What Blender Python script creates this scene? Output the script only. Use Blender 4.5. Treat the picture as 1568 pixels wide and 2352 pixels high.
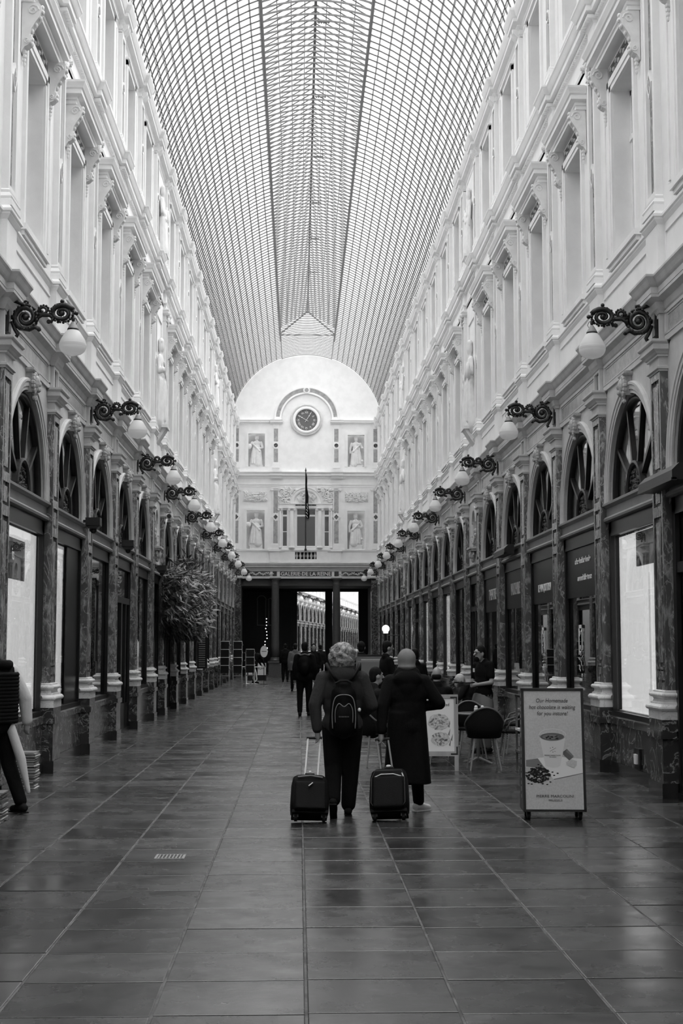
import bpy, math, random
from mathutils import Vector, Matrix, Euler
for _o in list(bpy.data.objects): bpy.data.objects.remove(_o)
S = bpy.context.scene; COL = S.collection
PI = math.pi; R_ = math.radians
rnd = random.Random(7)

# ---------------------------------------------------------------- camera, sky, exposure
cam_d = bpy.data.cameras.new('camera'); cam = bpy.data.objects.new('camera', cam_d); COL.objects.link(cam)
cam_d.sensor_fit = 'HORIZONTAL'; cam_d.sensor_width = 24.0; cam_d.lens = 24.0*3267/1568
cam_d.clip_end = 600
cam.location = (0, 0, 1.7); cam.rotation_euler = (R_(90+5.3335), 0, R_(-1.7107))
S.camera = cam
S.view_settings.view_transform = 'Standard'; S.view_settings.look = 'None'; S.view_settings.gamma = 1
S.view_settings.use_curve_mapping = False
S.view_settings.exposure = 0.42
W = bpy.data.worlds.new('overcast_sky'); S.world = W; W.use_nodes = True
_n = W.node_tree.nodes; _l = W.node_tree.links; _n.clear()
_tc = _n.new('ShaderNodeTexCoord'); _sp = _n.new('ShaderNodeSeparateXYZ'); _l.new(_tc.outputs['Generated'], _sp.inputs[0])
_mx = _n.new('ShaderNodeMath'); _mx.operation = 'MAXIMUM'; _mx.inputs[1].default_value = 0; _l.new(_sp.outputs[2], _mx.inputs[0])
_ma = _n.new('ShaderNodeMath'); _ma.operation = 'MULTIPLY_ADD'; _ma.inputs[1].default_value = 2/3; _ma.inputs[2].default_value = 1/3
_l.new(_mx.outputs[0], _ma.inputs[0])                      # standard overcast sky: zenith three times the horizon
_ms = _n.new('ShaderNodeMath'); _ms.operation = 'MULTIPLY'; _ms.inputs[1].default_value = 2.7; _l.new(_ma.outputs[0], _ms.inputs[0])
_bg = _n.new('ShaderNodeBackground'); _bg.inputs[0].default_value = (1, 1, 1, 1); _l.new(_ms.outputs[0], _bg.inputs[1])
_wo = _n.new('ShaderNodeOutputWorld'); _l.new(_bg.outputs[0], _wo.inputs[0])

_sd = bpy.data.lights.new('hazy_sun', 'SUN'); _sd.energy = 3.6; _sd.angle = R_(80); _so = bpy.data.objects.new('hazy_sun', _sd); COL.objects.link(_so)
_so.rotation_euler = (R_(-16), R_(33), 0)                   # veiled sun high on the cafe side
S.cycles.max_bounces = 16; S.cycles.diffuse_bounces = 5; S.cycles.transparent_max_bounces = 24

# ---------------------------------------------------------------- materials
def mat(name, c, rough=.6, c2=None, scale=4, detail=6, lo=.4, hi=.6, metal=0, spec=.5, bump=0, bscale=40, stretch=(1,1,1), vein=None, vscale=3, tint=0, emit=0, rvar=0, coat=0):
    m = bpy.data.materials.new(name); m.use_nodes = True; nt = m.node_tree; n = nt.nodes; l = nt.links
    b = n['Principled BSDF']; b.inputs['Roughness'].default_value = rough; b.inputs['Metallic'].default_value = metal
    b.inputs['Specular IOR Level'].default_value = spec
    if coat: b.inputs['Coat Weight'].default_value = coat; b.inputs['Coat Roughness'].default_value = .1
    g = lambda v: (v, v, v, 1)
    b.inputs['Base Color'].default_value = g(c)
    if emit: b.inputs['Emission Color'].default_value = (1,1,1,1); b.inputs['Emission Strength'].default_value = emit
    if c2 is None and vein is None and not bump and not tint: return m
    tc = n.new('ShaderNodeTexCoord'); oi = n.new('ShaderNodeObjectInfo')
    mul = n.new('ShaderNodeMath'); mul.operation = 'MULTIPLY'; mul.inputs[1].default_value = 37; l.new(oi.outputs['Random'], mul.inputs[0])
    mp = n.new('ShaderNodeMapping'); mp.inputs['Scale'].default_value = stretch; l.new(tc.outputs['Object'], mp.inputs[0]); l.new(mul.outputs[0], mp.inputs['Location'])
    col = None
    def noise(s, d): 
        t = n.new('ShaderNodeTexNoise'); t.inputs['Scale'].default_value = s; t.inputs['Detail'].default_value = d; t.inputs['Roughness'].default_value = .6
        l.new(mp.outputs[0], t.inputs['Vector']); return t
    def ramp(src, a, b2, ca, cb):
        r = n.new('ShaderNodeValToRGB'); r.color_ramp.elements[0].position = a; r.color_ramp.elements[1].position = b2
        r.color_ramp.elements[0].color = g(ca); r.color_ramp.elements[1].color = g(cb); l.new(src, r.inputs[0]); return r.outputs[0]
    if c2 is not None: col = ramp(noise(scale, detail).outputs[0], lo, hi, c, c2)
    if vein is not None:
        t = noise(vscale, 8); t.inputs['Distortion'].default_value = 1.6
        a = n.new('ShaderNodeMath'); a.operation = 'SUBTRACT'; a.inputs[1].default_value = .5; l.new(t.outputs[0], a.inputs[0])
        a2 = n.new('ShaderNodeMath'); a2.operation = 'ABSOLUTE'; l.new(a.outputs[0], a2.inputs[0])
        mask = ramp(a2.outputs[0], .0, .022, 1, 0)
        x = n.new('ShaderNodeMix'); x.data_type = 'RGBA'; l.new(mask, x.inputs[0])
        if col: l.new(col, x.inputs[6])
        else: x.inputs[6].default_value = g(c)
        x.inputs[7].default_value = g(vein); col = x.outputs[2]
    if tint:
        r = n.new('ShaderNodeMapRange'); r.inputs[3].default_value = 1-tint; r.inputs[4].default_value = 1+tint; l.new(oi.outputs['Random'], r.inputs[0])
        x = n.new('ShaderNodeMix'); x.data_type = 'RGBA'; x.blend_type = 'MULTIPLY'; x.inputs[0].default_value = 1
        if col: l.new(col, x.inputs[6])
        else: x.inputs[6].default_value = g(c)
        l.new(r.outputs[0], x.inputs[7]); col = x.outputs[2]
    if col: l.new(col, b.inputs['Base Color'])
    if rvar:
        l.new(ramp(noise(scale*.7, 5).outputs[0], .35, .65, rough, rough+rvar), b.inputs['Roughness'])
    if bump:
        t = noise(bscale, 4); bp = n.new('ShaderNodeBump'); bp.inputs['Strength'].default_value = bump; bp.inputs['Distance'].default_value = .01
        l.new(t.outputs[0], bp.inputs['Height']); l.new(bp.outputs[0], b.inputs['Normal'])
    return m

def glassmat(name, tr, trans=0.0, refl=True, rough=.0):
    m = bpy.data.materials.new(name); m.use_nodes = True; n = m.node_tree.nodes; l = m.node_tree.links; n.clear()
    t = n.new('ShaderNodeBsdfTransparent'); t.inputs[0].default_value = (tr, tr, tr, 1); out = t.outputs[0]
    if trans:
        d = n.new('ShaderNodeBsdfTranslucent'); d.inputs[0].default_value = (.9,.9,.9,1); x = n.new('ShaderNodeMixShader'); x.inputs[0].default_value = trans
        l.new(out, x.inputs[1]); l.new(d.outputs[0], x.inputs[2]); out = x.outputs[0]
    if refl:
        gl = n.new('ShaderNodeBsdfGlossy'); gl.inputs['Color'].default_value = (1,1,1,1); gl.inputs['Roughness'].default_value = rough; f = n.new('ShaderNodeFresnel'); ge = n.new('ShaderNodeNewGeometry'); mr = n.new('ShaderNodeMapRange')
        mr.inputs[3].default_value = 1.5; mr.inputs[4].default_value = 1/1.5; l.new(ge.outputs['Backfacing'], mr.inputs[0]); l.new(mr.outputs[0], f.inputs[0])
        x = n.new('ShaderNodeMixShader'); l.new(f.outputs[0], x.inputs[0]); l.new(out, x.inputs[1]); l.new(gl.outputs[0], x.inputs[2]); out = x.outputs[0]
    o = n.new('ShaderNodeOutputMaterial'); l.new(out, o.inputs[0]); return m

M = dict(
 stone = mat('painted_stone', .85, .75, c2=.80, scale=2.5, bump=.15, bscale=90),
 stone2 = mat('grey_dimmed_stone', .58, .7, c2=.50, scale=3, bump=.2, bscale=70),  # grey partly stands in for the weaker light on the ground floor
 sculpt = mat('carved_stone', .78, .75, c2=.70, scale=5),
 sculpt2 = mat('carved_grey_stone', .50, .7, c2=.36, scale=20, detail=3),
 marble = mat('red_marble', .10, .22, c2=.42, scale=9, detail=9, lo=.50, hi=.74, vein=.42, vscale=4, stretch=(1,1,.45)),
 marble_l = mat('veined_pale_marble', .30, .35, c2=.42, scale=6, vein=.22, vscale=6),
 marble_d = mat('dark_marble', .038, .18, c2=.14, scale=6, detail=9, lo=.52, hi=.75, vein=.30, vscale=2.5),
 black_marble = mat('black_marble', .018, .15, c2=.03, scale=5),
 white_marble = mat('white_marble', .78, .28, c2=.66, scale=5, vein=.5, vscale=4),
 paint = mat('grey_green_paint', .20, .45, c2=.17, scale=4),
 wood = mat('dark_joinery', .009, .32, spec=.3, c2=.013, scale=8),
 iron = mat('black_iron', .012, .38, bump=.3, bscale=120),

 cap = mat('brass_grey', .28, .4),
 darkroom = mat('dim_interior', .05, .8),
 slab = mat('bluestone', .028, .18, c2=.072, scale=3.2, detail=9, lo=.33, hi=.70, tint=.5, rvar=.15, bump=.09, bscale=7, spec=.36),
 grout = mat('pale_grout', .12, .7, c2=.045, scale=6),
 steel = mat('grey_steel', .26, .5),
 steel_d = mat('dark_steel', .12, .5),
 flash = mat('pale_flashing', .7, .6),
 alu = mat('bright_aluminium', .9, .3),
 lit = mat('lit_display', .85, .6, emit=.95), glow_prop = mat('glowing_prop', .8, .6, emit=.6),
 white = mat('white_board', .82, .55), cream = mat('paper', .60, .7, c2=.53, scale=60),
 black = mat('black_paint', .012, .4), ink = mat('printed_ink', .02, .7), grey = mat('mid_grey', .2, .6), pale = mat('pale_wood', .42, .6, c2=.34, scale=6, stretch=(1,1,.15)),
 cloth_b = mat('black_cloth', .006, .9, spec=.15, bump=.4, bscale=60), cloth_d = mat('charcoal_cloth', .016, .9, spec=.15, bump=.5, bscale=50), cloth_g = mat('grey_cloth', .11, .85, bump=.4, bscale=60),
 cloth_j = mat('slate_jacket', .038, .85, spec=.2, bump=.6, bscale=35), cloth_w = mat('white_cloth', .6, .8, bump=.4, bscale=30), nylon = mat('black_nylon', .004, .65, spec=.14, bump=.4, bscale=140),
 skin = mat('skin', .34, .5), hair_d = mat('dark_hair', .008, .7, spec=.15, bump=.8, bscale=90), hair_g = mat('grey_hair', .48, .6, c2=.22, scale=28, detail=4, bump=1, bscale=70), hair_w = mat('white_hair', .6, .6, bump=.8, bscale=70),
 knit = mat('grey_knit', .25, .95, spec=.1, bump=.35, bscale=220), shoe_w = mat('white_leather', .7, .5), rubber = mat('rubber', .010, .8, spec=.2),
 leaf = mat('dark_foliage', .04, .6, c2=.13, scale=5), blossom = mat('pale_foliage', .34, .7),
 niche = mat('niche_stone', .40, .75, c2=.34, scale=3), passage = mat('dark_plaster', .14, .8),  # passage: one even dark tone
 portal = mat('grey_granite', .075, .35, c2=.11, scale=30),
 glass = glassmat('window_glass', .80), pane = glassmat('roof_glass', .96, trans=.10, refl=True, rough=.1), lampglow = mat('lit_globe', .9, .3, emit=1.6),
)

def opalmat():
    m = bpy.data.materials.new('opal_glass'); m.use_nodes = True; n = m.node_tree.nodes; l = m.node_tree.links; b = n['Principled BSDF']
    b.inputs['Base Color'].default_value = (.93,.93,.93,1); b.inputs['Roughness'].default_value = .2
    t = n.new('ShaderNodeBsdfTranslucent'); t.inputs[0].default_value = (.97,.97,.97,1); x = n.new('ShaderNodeMixShader'); x.inputs[0].default_value = .55
    l.new(b.outputs[0], x.inputs[1]); l.new(t.outputs[0], x.inputs[2]); l.new(x.outputs[0], n['Material Output'].inputs[0]); return m
M['opal'] = opalmat()
# ---------------------------------------------------------------- mesh helpers
class MB:
    def __init__(s): s.v = []; s.f = []; s.mi = []
    def add(s, vs, fs, m=0):
        k = len(s.v); s.v += [tuple(p) for p in vs]; s.f += [tuple(i+k for i in f) for f in fs]; s.mi += [m]*len(fs); return s
    def box(s, x0, x1, y0, y1, z0, z1, m=0, rz=0, piv=None):
        vs = [(x,y,z) for x in (x0,x1) for y in (y0,y1) for z in (z0,z1)]
        if rz:
            cx,cy = piv or ((x0+x1)/2,(y0+y1)/2); c,sn = math.cos(rz),math.sin(rz)
            vs = [(cx+(x-cx)*c-(y-cy)*sn, cy+(x-cx)*sn+(y-cy)*c, z) for x,y,z in vs]
        return s.add(vs, [(0,1,3,2),(4,6,7,5),(0,4,5,1),(2,3,7,6),(0,2,6,4),(1,5,7,3)], m)
    def obox(s, p0, p1, w, d, up=(0,0,1), m=0):                 # bar from p0 to p1, w sideways, d along up
        p0=Vector(p0); p1=Vector(p1); t=(p1-p0).normalized(); a=t.cross(Vector(up))
        if a.length<1e-5: a=t.cross(Vector((1,0,0)))
        a.normalize(); b=a.cross(t).normalized(); vs=[]
        for p in (p0,p1):
            for i,j in ((-1,-1),(1,-1),(1,1),(-1,1)): vs.append(p+a*(w/2*i)+b*(d/2*j))
        return s.add(vs, [(0,3,2,1),(4,5,6,7),(0,1,5,4),(1,2,6,5),(2,3,7,6),(3,0,4,7)], m)
    def tube(s, pts, r, seg=6, m=0, closed=False, caps=True):
        pts=[Vector(p) for p in pts]; n=len(pts); rr = r if isinstance(r,(list,tuple)) else [r]*n; vs=[]; up=None
        for i,p in enumerate(pts):
            a = pts[(i-1)%n] if (i>0 or closed) else p; b = pts[(i+1)%n] if (i<n-1 or closed) else p
            t=(b-a); t = t.normalized() if t.length>1e-9 else Vector((0,0,1))
            if up is None: up = t.orthogonal().normalized()
            up = (up - t*up.dot(t)); up = up.normalized() if up.length>1e-6 else t.orthogonal().normalized()
            w=t.cross(up)
            for k in range(seg):
                an=2*PI*k/seg; vs.append(p+(up*math.cos(an)+w*math.sin(an))*rr[i])
        fs=[]
        for i in range(n if closed else n-1):
            for k in range(seg):
                a=i*seg+k; b=i*seg+(k+1)%seg; j=((i+1)%n)*seg; fs.append((a,b,j+(k+1)%seg,j+k))
        if caps and not closed: fs += [tuple(range(seg))[::-1], tuple((n-1)*seg+k for k in range(seg))]
        return s.add(vs, fs, m)
    def lathe(s, prof, c=(0,0,0), seg=16, m=0, axis='z'):
        vs=[]; n=len(prof)
        for r,z in prof:
            for k in range(seg):
                a=2*PI*k/seg; q=(r*math.cos(a), r*math.sin(a), z)
                if axis=='y': q=(q[0], q[2], q[1])
                if axis=='x': q=(q[2], q[0], q[1])
                vs.append((c[0]+q[0], c[1]+q[1], c[2]+q[2]))
        fs=[(i*seg+k, i*seg+(k+1)%seg, (i+1)*seg+(k+1)%seg, (i+1)*seg+k) for i in range(n-1) for k in range(seg)]
        fs += [tuple(range(seg))[::-1], tuple((n-1)*seg+k for k in range(seg))]
        return s.add(vs, fs, m)
    def ell(s, c, r, seg=10, rings=7, rot=None, m=0):
        if not isinstance(r,(tuple,list)): r=(r,r,r)
        E = Euler(rot).to_matrix() if rot else None; vs=[]
        for i in range(1,rings):
            t=PI*i/rings
            for k in range(seg):
                a=2*PI*k/seg; p=Vector((r[0]*math.sin(t)*math.cos(a), r[1]*math.sin(t)*math.sin(a), r[2]*math.cos(t)))
                vs.append((E@p if E else p)+Vector(c))
        for z in (r[2],-r[2]):
            p=Vector((0,0,z)); vs.append((E@p if E else p)+Vector(c))
        nt=(rings-1)*seg; fs=[(i*seg+k,(i+1)*seg+k,(i+1)*seg+(k+1)%seg,i*seg+(k+1)%seg) for i in range(rings-2) for k in range(seg)]
        fs += [(nt,k,(k+1)%seg) for k in range(seg)] + [(nt+1,(rings-2)*seg+(k+1)%seg,(rings-2)*seg+k) for k in range(seg)]
        return s.add(vs, fs, m)
    def cap(s, p0, p1, r0, r1, seg=10, sq=(1,1)):             # tapered capsule
        p0=Vector(p0); p1=Vector(p1); d=p1-p0; L=d.length; t=d/L if L>1e-6 else Vector((0,0,1)); pts=[]; rr=[]
        for k in (0,.35,.7,.92): pts.append(p0-t*r0*math.cos(k*PI/2)); rr.append(max(.001,r0*math.sin(k*PI/2)))
        pts += [p0,p1]; rr += [r0,r1]
        for k in (.92,.7,.35,0): pts.append(p1+t*r1*math.cos(k*PI/2)); rr.append(max(.001,r1*math.sin(k*PI/2)))
        return s.tube(pts, rr, seg)
    def prism(s, poly, lo, hi, axis='y', m=0):                 # poly in the two other axes, extruded lo..hi
        def P(a,b,h): return {'y':(a,h,b),'x':(h,a,b),'z':(a,b,h)}[axis]
        n=len(poly); vs=[P(a,b,lo) for a,b in poly]+[P(a,b,hi) for a,b in poly]
        fs=[(i,(i+1)%n,n+(i+1)%n,n+i) for i in range(n)]+[tuple(range(n))[::-1],tuple(range(n,2*n))]
        return s.add(vs, fs, m)
    def sweep(s, path, prof, m=0, sx=1, x0=0, capend=True):    # path [(y,u,sy)], prof [(o,z)] -> x = x0+sx*(u-o)
        vs=[]; n=len(prof)
        for y,u,sy in path:
            for o,z in prof: vs.append((x0+sx*(u-o), y+sy*o, z))
        fs=[(i*n+k,i*n+k+1,(i+1)*n+k+1,(i+1)*n+k) for i in range(len(path)-1) for k in range(n-1)]
        if capend: fs += [tuple(range(n)), tuple((len(path)-1)*n+k for k in range(n))[::-1]]
        return s.add(vs, fs, m)
    def build(s, name, mats, parent=None, loc=(0,0,0), rot=(0,0,0), smooth=False):
        return new(name, s.mesh(name, mats, smooth), parent, loc, rot)
    def mesh(s, name, mats, smooth=False):
        me = bpy.data.meshes.new(name); me.from_pydata(s.v, [], s.f)
        for q in (mats if isinstance(mats,(list,tuple)) else [mats]): me.materials.append(M[q] if isinstance(q,str) else q)
        me.polygons.foreach_set('material_index', s.mi)
        if smooth: me.polygons.foreach_set('use_smooth', [True]*len(me.polygons))
        me.update(); return me
def new(name, me, parent=None, loc=(0,0,0), rot=(0,0,0)):
    o = bpy.data.objects.new(name, me); COL.objects.link(o); o.location = loc; o.rotation_euler = rot
    if parent: o.parent = parent
    return o
def tag(o, label, cat, group=None):
    o['label'] = label; o['category'] = cat
    if group: o['group'] = group
    return o
def thing(name, label, cat, loc=(0,0,0), rz=0, group=None):
    return tag(new(name, None, None, loc, (0,0,rz)), label, cat, group)
def struct(o, label=None):
    o['kind'] = 'structure'
    if label: o['label'] = label
    return o
def stuff(o): o['kind'] = 'stuff'; return o
def copy_tree(o, parent=None):
    c = o.copy(); COL.objects.link(c); c.parent = parent
    for ch in o.children: copy_tree(ch, c)
    return c
def text_mesh(body, size, mats, ext=.002, align='CENTER', shear=0, sx=1):
    cu = bpy.data.curves.new('lettering', 'FONT'); cu.body = body; cu.size = size; cu.align_x = align; cu.extrude = ext; cu.shear = shear; cu.resolution_u = 3
    t = bpy.data.objects.new('lettering', cu); COL.objects.link(t)
    me = bpy.data.meshes.new_from_object(t.evaluated_get(bpy.context.evaluated_depsgraph_get())); bpy.data.objects.remove(t)
    if sx != 1: me.transform(Matrix.Diagonal((sx,1,1,1)))
    me.materials.clear(); me.materials.append(M[mats]); return me
def blob(prims, mats, voxel=.02, smooth=4, name='body'):        # union of shapes -> one continuous skin
    b = MB()
    for p in prims:
        if p[0]=='c': b.cap(*p[1:])
        elif p[0]=='e': b.ell(*p[1:])
        elif p[0]=='b': b.box(*p[1:])
        elif p[0]=='t': b.tube(*p[1:])
    me = b.mesh(name, mats); o = bpy.data.objects.new(name, me); COL.objects.link(o)
    r = o.modifiers.new('r','REMESH'); r.mode='VOXEL'; r.voxel_size=voxel
    if smooth: q = o.modifiers.new('s','SMOOTH'); q.iterations=smooth; q.factor=.5
    dg = bpy.context.evaluated_depsgraph_get(); me2 = bpy.data.meshes.new_from_object(o.evaluated_get(dg)); bpy.data.objects.remove(o)
    me2.name = name; me2.materials.clear()
    for x in (mats if isinstance(mats,(list,tuple)) else [mats]): me2.materials.append(M[x])
    me2.polygons.foreach_set('use_smooth', [True]*len(me2.polygons)); return me2
# ================================================================ THE GALLERY SHELL
XC = .395; YE = 76.0; Y0 = -14.0
UW = 3.82; UP = 3.725; HP = .225                       # wall plane, pilaster plane (from the axis), pilaster half width
PC = [12.88 + 3.3*i for i in range(7)]                 # pilaster centres along the gallery
for st in [2.6] + [3.3]*6 + [2.6] + [3.3]*5: PC.append(PC[-1]+st)
PC = [p for p in PC if p < YE-1]
BAYS = [((a+b)/2, (b-a)/2-HP, (b-a) < 3) for a,b in zip(PC, PC[1:])]

# ---- floor: paving slabs with sunk joints
SW, SL, J = .715, .67, .007
fb = MB(); fb.box(-8, 30, Y0, 230, -.2, -.005); floor = struct(fb.build('floor', 'grout'), 'long grey stone pavement running down the arcade')
def projpx(x, y, z):
    p, a = R_(5.3335), R_(1.7107); d = (x, y, z-1.7)
    f = (math.sin(a)*math.cos(p), math.cos(a)*math.cos(p), math.sin(p)); r = (math.cos(a), -math.sin(a), 0)
    u = (-math.sin(a)*math.sin(p), -math.cos(a)*math.sin(p), math.cos(p)); dt = lambda q: sum(i*j for i,j in zip(d,q))
    return 784+3267*dt(r)/dt(f), 1176-3267*dt(u)/dt(f)
sm = MB(); h = SW/2-J; k = SL/2-J
sm.add([(-h,-k,-.02),(h,-k,-.02),(h,k,-.02),(-h,k,-.02),(-h,-k,-.002),(h,-k,-.002),(h,k,-.002),(-h,k,-.002),(-h+.005,-k+.005,0),(h-.005,-k+.005,0),(h-.005,k-.005,0),(-h+.005,k-.005,0)],
       [(0,1,5,4),(1,2,6,5),(2,3,7,6),(3,0,4,7),(4,5,9,8),(5,6,10,9),(6,7,11,10),(7,4,8,11),(8,9,10,11)])
slab_me = sm.mesh('paving_slab', 'slab'); cells = []
for i in range(-6, 7):
    for j in range(-31, 137):
        x = .04+SW*(i+.5); y = 6.76+SL*(j+.5) + (.02 if i % 3 == 0 else -.015 if i % 3 == 1 else 0)
        if abs(x-XC) < 4.3: cells.append((x, y))
def vis(c):
    if c[1] < 5: return False
    px, py = projpx(c[0], c[1], 0); return -90 < px < 1658 and py < 2460
near = sorted([c for c in cells if vis(c)], key=lambda c: c[1])[:300]; ns = set(near)
for c in near: new('paving_slab', slab_me, floor, (c[0], c[1], rnd.uniform(-.0015, .0015)), (rnd.uniform(-.0012,.0012), rnd.uniform(-.0012,.0012), PI*rnd.randint(0,1)))
fs = MB()
for c in cells:
    if c in ns: continue
    t = rnd.uniform(-.0015, .0015); fs.add([(v[0]+c[0], v[1]+c[1], v[2]+t) for v in sm.v[4:]], [tuple(i-4 for i in f) for f in sm.f[4:]])
stuff(fs.build('far_paving', 'slab', floor))

# ---- the two long walls
walls = {}
for s, nm, lb in ((-1,'wall_left','long arcade wall with the hanging greenery and lit white display'), (1,'wall_right','long arcade wall with the cafe terrace in front')):
    b = MB()
    def B(u0,u1,y0,y1,z0,z1): b.box(*sorted((XC+s*u0, XC+s*u1)), y0, y1, z0, z1)
    B(5.4,5.6,Y0,YE+.3,0,13.8); B(3.99,5.4,Y0,YE+.3,5.3,5.88); B(3.99,5.4,Y0,YE+.3,10.2,10.78); B(3.99,5.6,Y0,YE+.3,13.35,13.75)
    B(UW,5.4,Y0,PC[0]-HP-.02,0,13.4); B(UW,5.4,PC[-1]+HP+.02,YE+.3,0,13.4)
    for p in PC: B(3.84,5.4,p-HP,p+HP,0,13.4)
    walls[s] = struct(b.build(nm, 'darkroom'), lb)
    b = MB(); B(UW-.015,UW+.05,Y0,PC[0]-HP-.03,3.6,13.4); B(UW-.015,UW+.05,PC[-1]+HP+.03,YE,3.6,13.4); b.build('plain_wall', 'stone', walls[s])

def ress(y0, y1, uw, up, hw, s, skip=()):
    path = [(y0,uw,0)]
    for p in PC: path += [(p-hw,uw,-1),(p-hw,up,-1),(p+hw,up,1),(p+hw,uw,1)]
    return path + [(y1,uw,0)]
COR1 = [(-.04,5.5),(.0,5.5),(.015,5.53),(.03,5.55),(.045,5.60),(.05,5.62),(.12,5.66),(.12,5.70),(.125,5.70),(.125,5.77),(.14,5.785),(.15,5.80),(.175,5.85),(.195,5.88),(.195,5.905),(-.05,5.93)]
STR1 = [(-.05,6.52),(.005,6.53),(.02,6.55),(.04,6.58),(.04,6.60),(.06,6.61),(.06,6.64),(.03,6.68),(-.05,6.69)]
ARC2 = [(-.05,10.04),(.0,10.04),(.0,10.10),(.012,10.105),(.012,10.17),(.02,10.18),(.035,10.2),(.035,10.225),(-.05,10.24)]
COR2 = [(-.05,10.46),(.0,10.46),(.02,10.49),(.035,10.50),(.035,10.555),(.06,10.57),(.13,10.585),(.13,10.59),(.13,10.66),(.15,10.675),(.165,10.70),(.19,10.755),(.205,10.775),(.205,10.80),(-.05,10.83)]
PL3 = [(-.05,10.83),(.05,10.83),(.05,10.98),(.03,11.0),(.03,11.03),(0,11.06),(-.05,11.06)]
ARC3 = [(-.05,13.14),(0,13.14),(0,13.19),(.02,13.2),(.03,13.215),(-.05,13.23)]
COR3 = [(-.05,13.30),(.0,13.30),(.03,13.33),(.05,13.35),(.05,13.37),(.14,13.40),(.14,13.46),(.16,13.48),(.18,13.52),(.21,13.59),(.21,13.64),(-.1,13.68)]
for s, w in walls.items():
    for nm, prof, up, hw, mt in (('ground_cornice',COR1,UP+.01,HP+.0,'stone2'),('string_course',STR1,UP-.005,HP+.05,'stone'),('architrave',ARC2,UP+.02,HP-.02,'stone'),('main_cornice',COR2,UP+.02,HP-.02,'stone'),
                             ('attic_plinth',PL3,UP+.0,HP+.03,'stone'),('attic_architrave',ARC3,UP+.02,HP,'stone'),('attic_cornice',COR3,UP+.02,HP,'stone')):
        b = MB(); b.sweep(ress(Y0,YE,UW,up,hw,s), prof, sx=s, x0=XC); b.build(nm, mt, w)
    b = MB(); y = PC[0]
    while y < YE-.1:
        near_p = any(abs(y-p) < HP+.06 for p in PC)
        b.box(*sorted((XC+s*(UW-.075-(.1 if near_p else 0)), XC+s*(UW-.02))), y-.02, y+.02, 10.505, 10.552); y += .072
    stuff(b.build('dentil_row', 'stone', w))

# ---- shared pilaster meshes (local x = distance from the axis, y centred on the pilaster)
def pil_path(uf, h, ub=3.9): return [(-h,ub,-1),(-h,uf,-1),(h,uf,1),(h,ub,1)]
def panelled(b, z0, z1, uf, h, cuts, inset=.03, st=.055, m=0):
    b.box(uf+inset, 3.9, -h, h, z0, z1, m)
    b.box(uf, uf+inset, -h, -h+st, z0, z1, m); b.box(uf, uf+inset, h-st, h, z0, z1, m)
    for a,c in cuts: b.box(uf, uf+inset, -h+st, h-st, a, c, m)
g_shaft = MB(); panelled(g_shaft, 1.19, 4.85, UP, HP, [(1.19,1.27),(1.42,1.45),(3.16,3.28),(3.55,3.66),(4.74,4.85)])
for z0,z1 in ((1.5,3.1),(3.32,3.50),(3.72,4.68)): g_shaft.box(UP+.006, UP+.03, -.105, .105, z0, z1)
for z0,z1 in ((1.30,1.40),): g_shaft.box(UP+.004, UP+.03, -.13, .13, z0, z1)
g_shaft = g_shaft.mesh('pilaster', 'marble')
g_base = MB().sweep(pil_path(UP,HP), [(-.01,1.19),(.02,1.19),(.03,1.18),(.03,1.165),(.055,1.16),(.068,1.145),(.07,1.13),(.062,1.115),(.035,1.105),(.028,1.085),(.035,1.06),(.055,1.05),(.055,1.035),(.08,1.03),(.10,1.01),(.105,.99),(.095,.97),(.075,.963),(.075,.865),(-.02,.865)]).mesh('base', 'white_marble')
g_plinth = MB().sweep(pil_path(UP,HP), [(-.01,.865),(.07,.865),(.07,.742),(.095,.74),(.095,.655),(.07,.65),(.07,.165)]).mesh('plinth', 'marble_d')
g_skirt = MB().sweep(pil_path(UP,HP), [(.06,.165),(.088,.165),(.088,0)]).mesh('skirting', 'black_marble')
g_cap = MB().sweep(pil_path(UP,HP), [(-.01,4.82),(.012,4.825),(.012,4.84),(.035,4.85),(.035,4.88),(.005,4.89),(.005,4.985),(.02,4.99),(.03,4.99),(.03,5.01),(.045,5.02),(.06,5.04),(.085,5.06),(.09,5.065),(.09,5.125),(.105,5.135),(.115,5.15),(.115,5.175),(-.02,5.18)]).mesh('capital', 'stone2')
fbk = MB(); panelled(fbk, 5.17, 5.52, UP+.02, HP-.025, [(5.17,5.215),(5.46,5.52)], inset=.03, st=.06); fbk.box(UP+.045, UP+.06, -.1,.1, 5.2,5.47, 1)
g_block = fbk.mesh('frieze_block', ['stone2','black_marble'])
# first floor
f_ped = MB(); f_ped.box(UP-.005, 3.9, -HP-.05, HP+.05, 5.9, 6.53); f_ped.sweep(pil_path(UP,HP), [(-.01,6.69),(.05,6.69),(.05,6.76),(.03,6.77),(.045,6.80),(.03,6.83),(.015,6.85),(.02,6.88),(0,6.9)]); f_ped = f_ped.mesh('pedestal','stone')
fsh = MB(); panelled(fsh, 6.88, 9.76, UP, HP, [(6.88,6.96),(9.68,9.76)], inset=.05, st=.08); dm = [(-.11,8.3),(0,8.12),(.11,8.3),(0,8.48)]
f_shaft = fsh.mesh('upper_pilaster', 'stone')
fst = MB(); fst.box(UP+.036, UP+.052, -.105, .105, 6.99, 8.16); fst.box(UP+.036, UP+.052, -.105, .105, 8.44, 9.65); f_strip = fst.mesh('marble_strip', 'marble')  # dark marble also imitates the shadow line along the sunk edge
fdi = MB(); fdi.prism(dm, UP-.004, UP+.052, 'x'); fdi.prism([(a*.62,8.3+(z-8.3)*.62) for a,z in dm], UP-.008, UP+.0, 'x', 1); f_dia = fdi.mesh('diamond_boss', ['stone','marble_d'])
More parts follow.
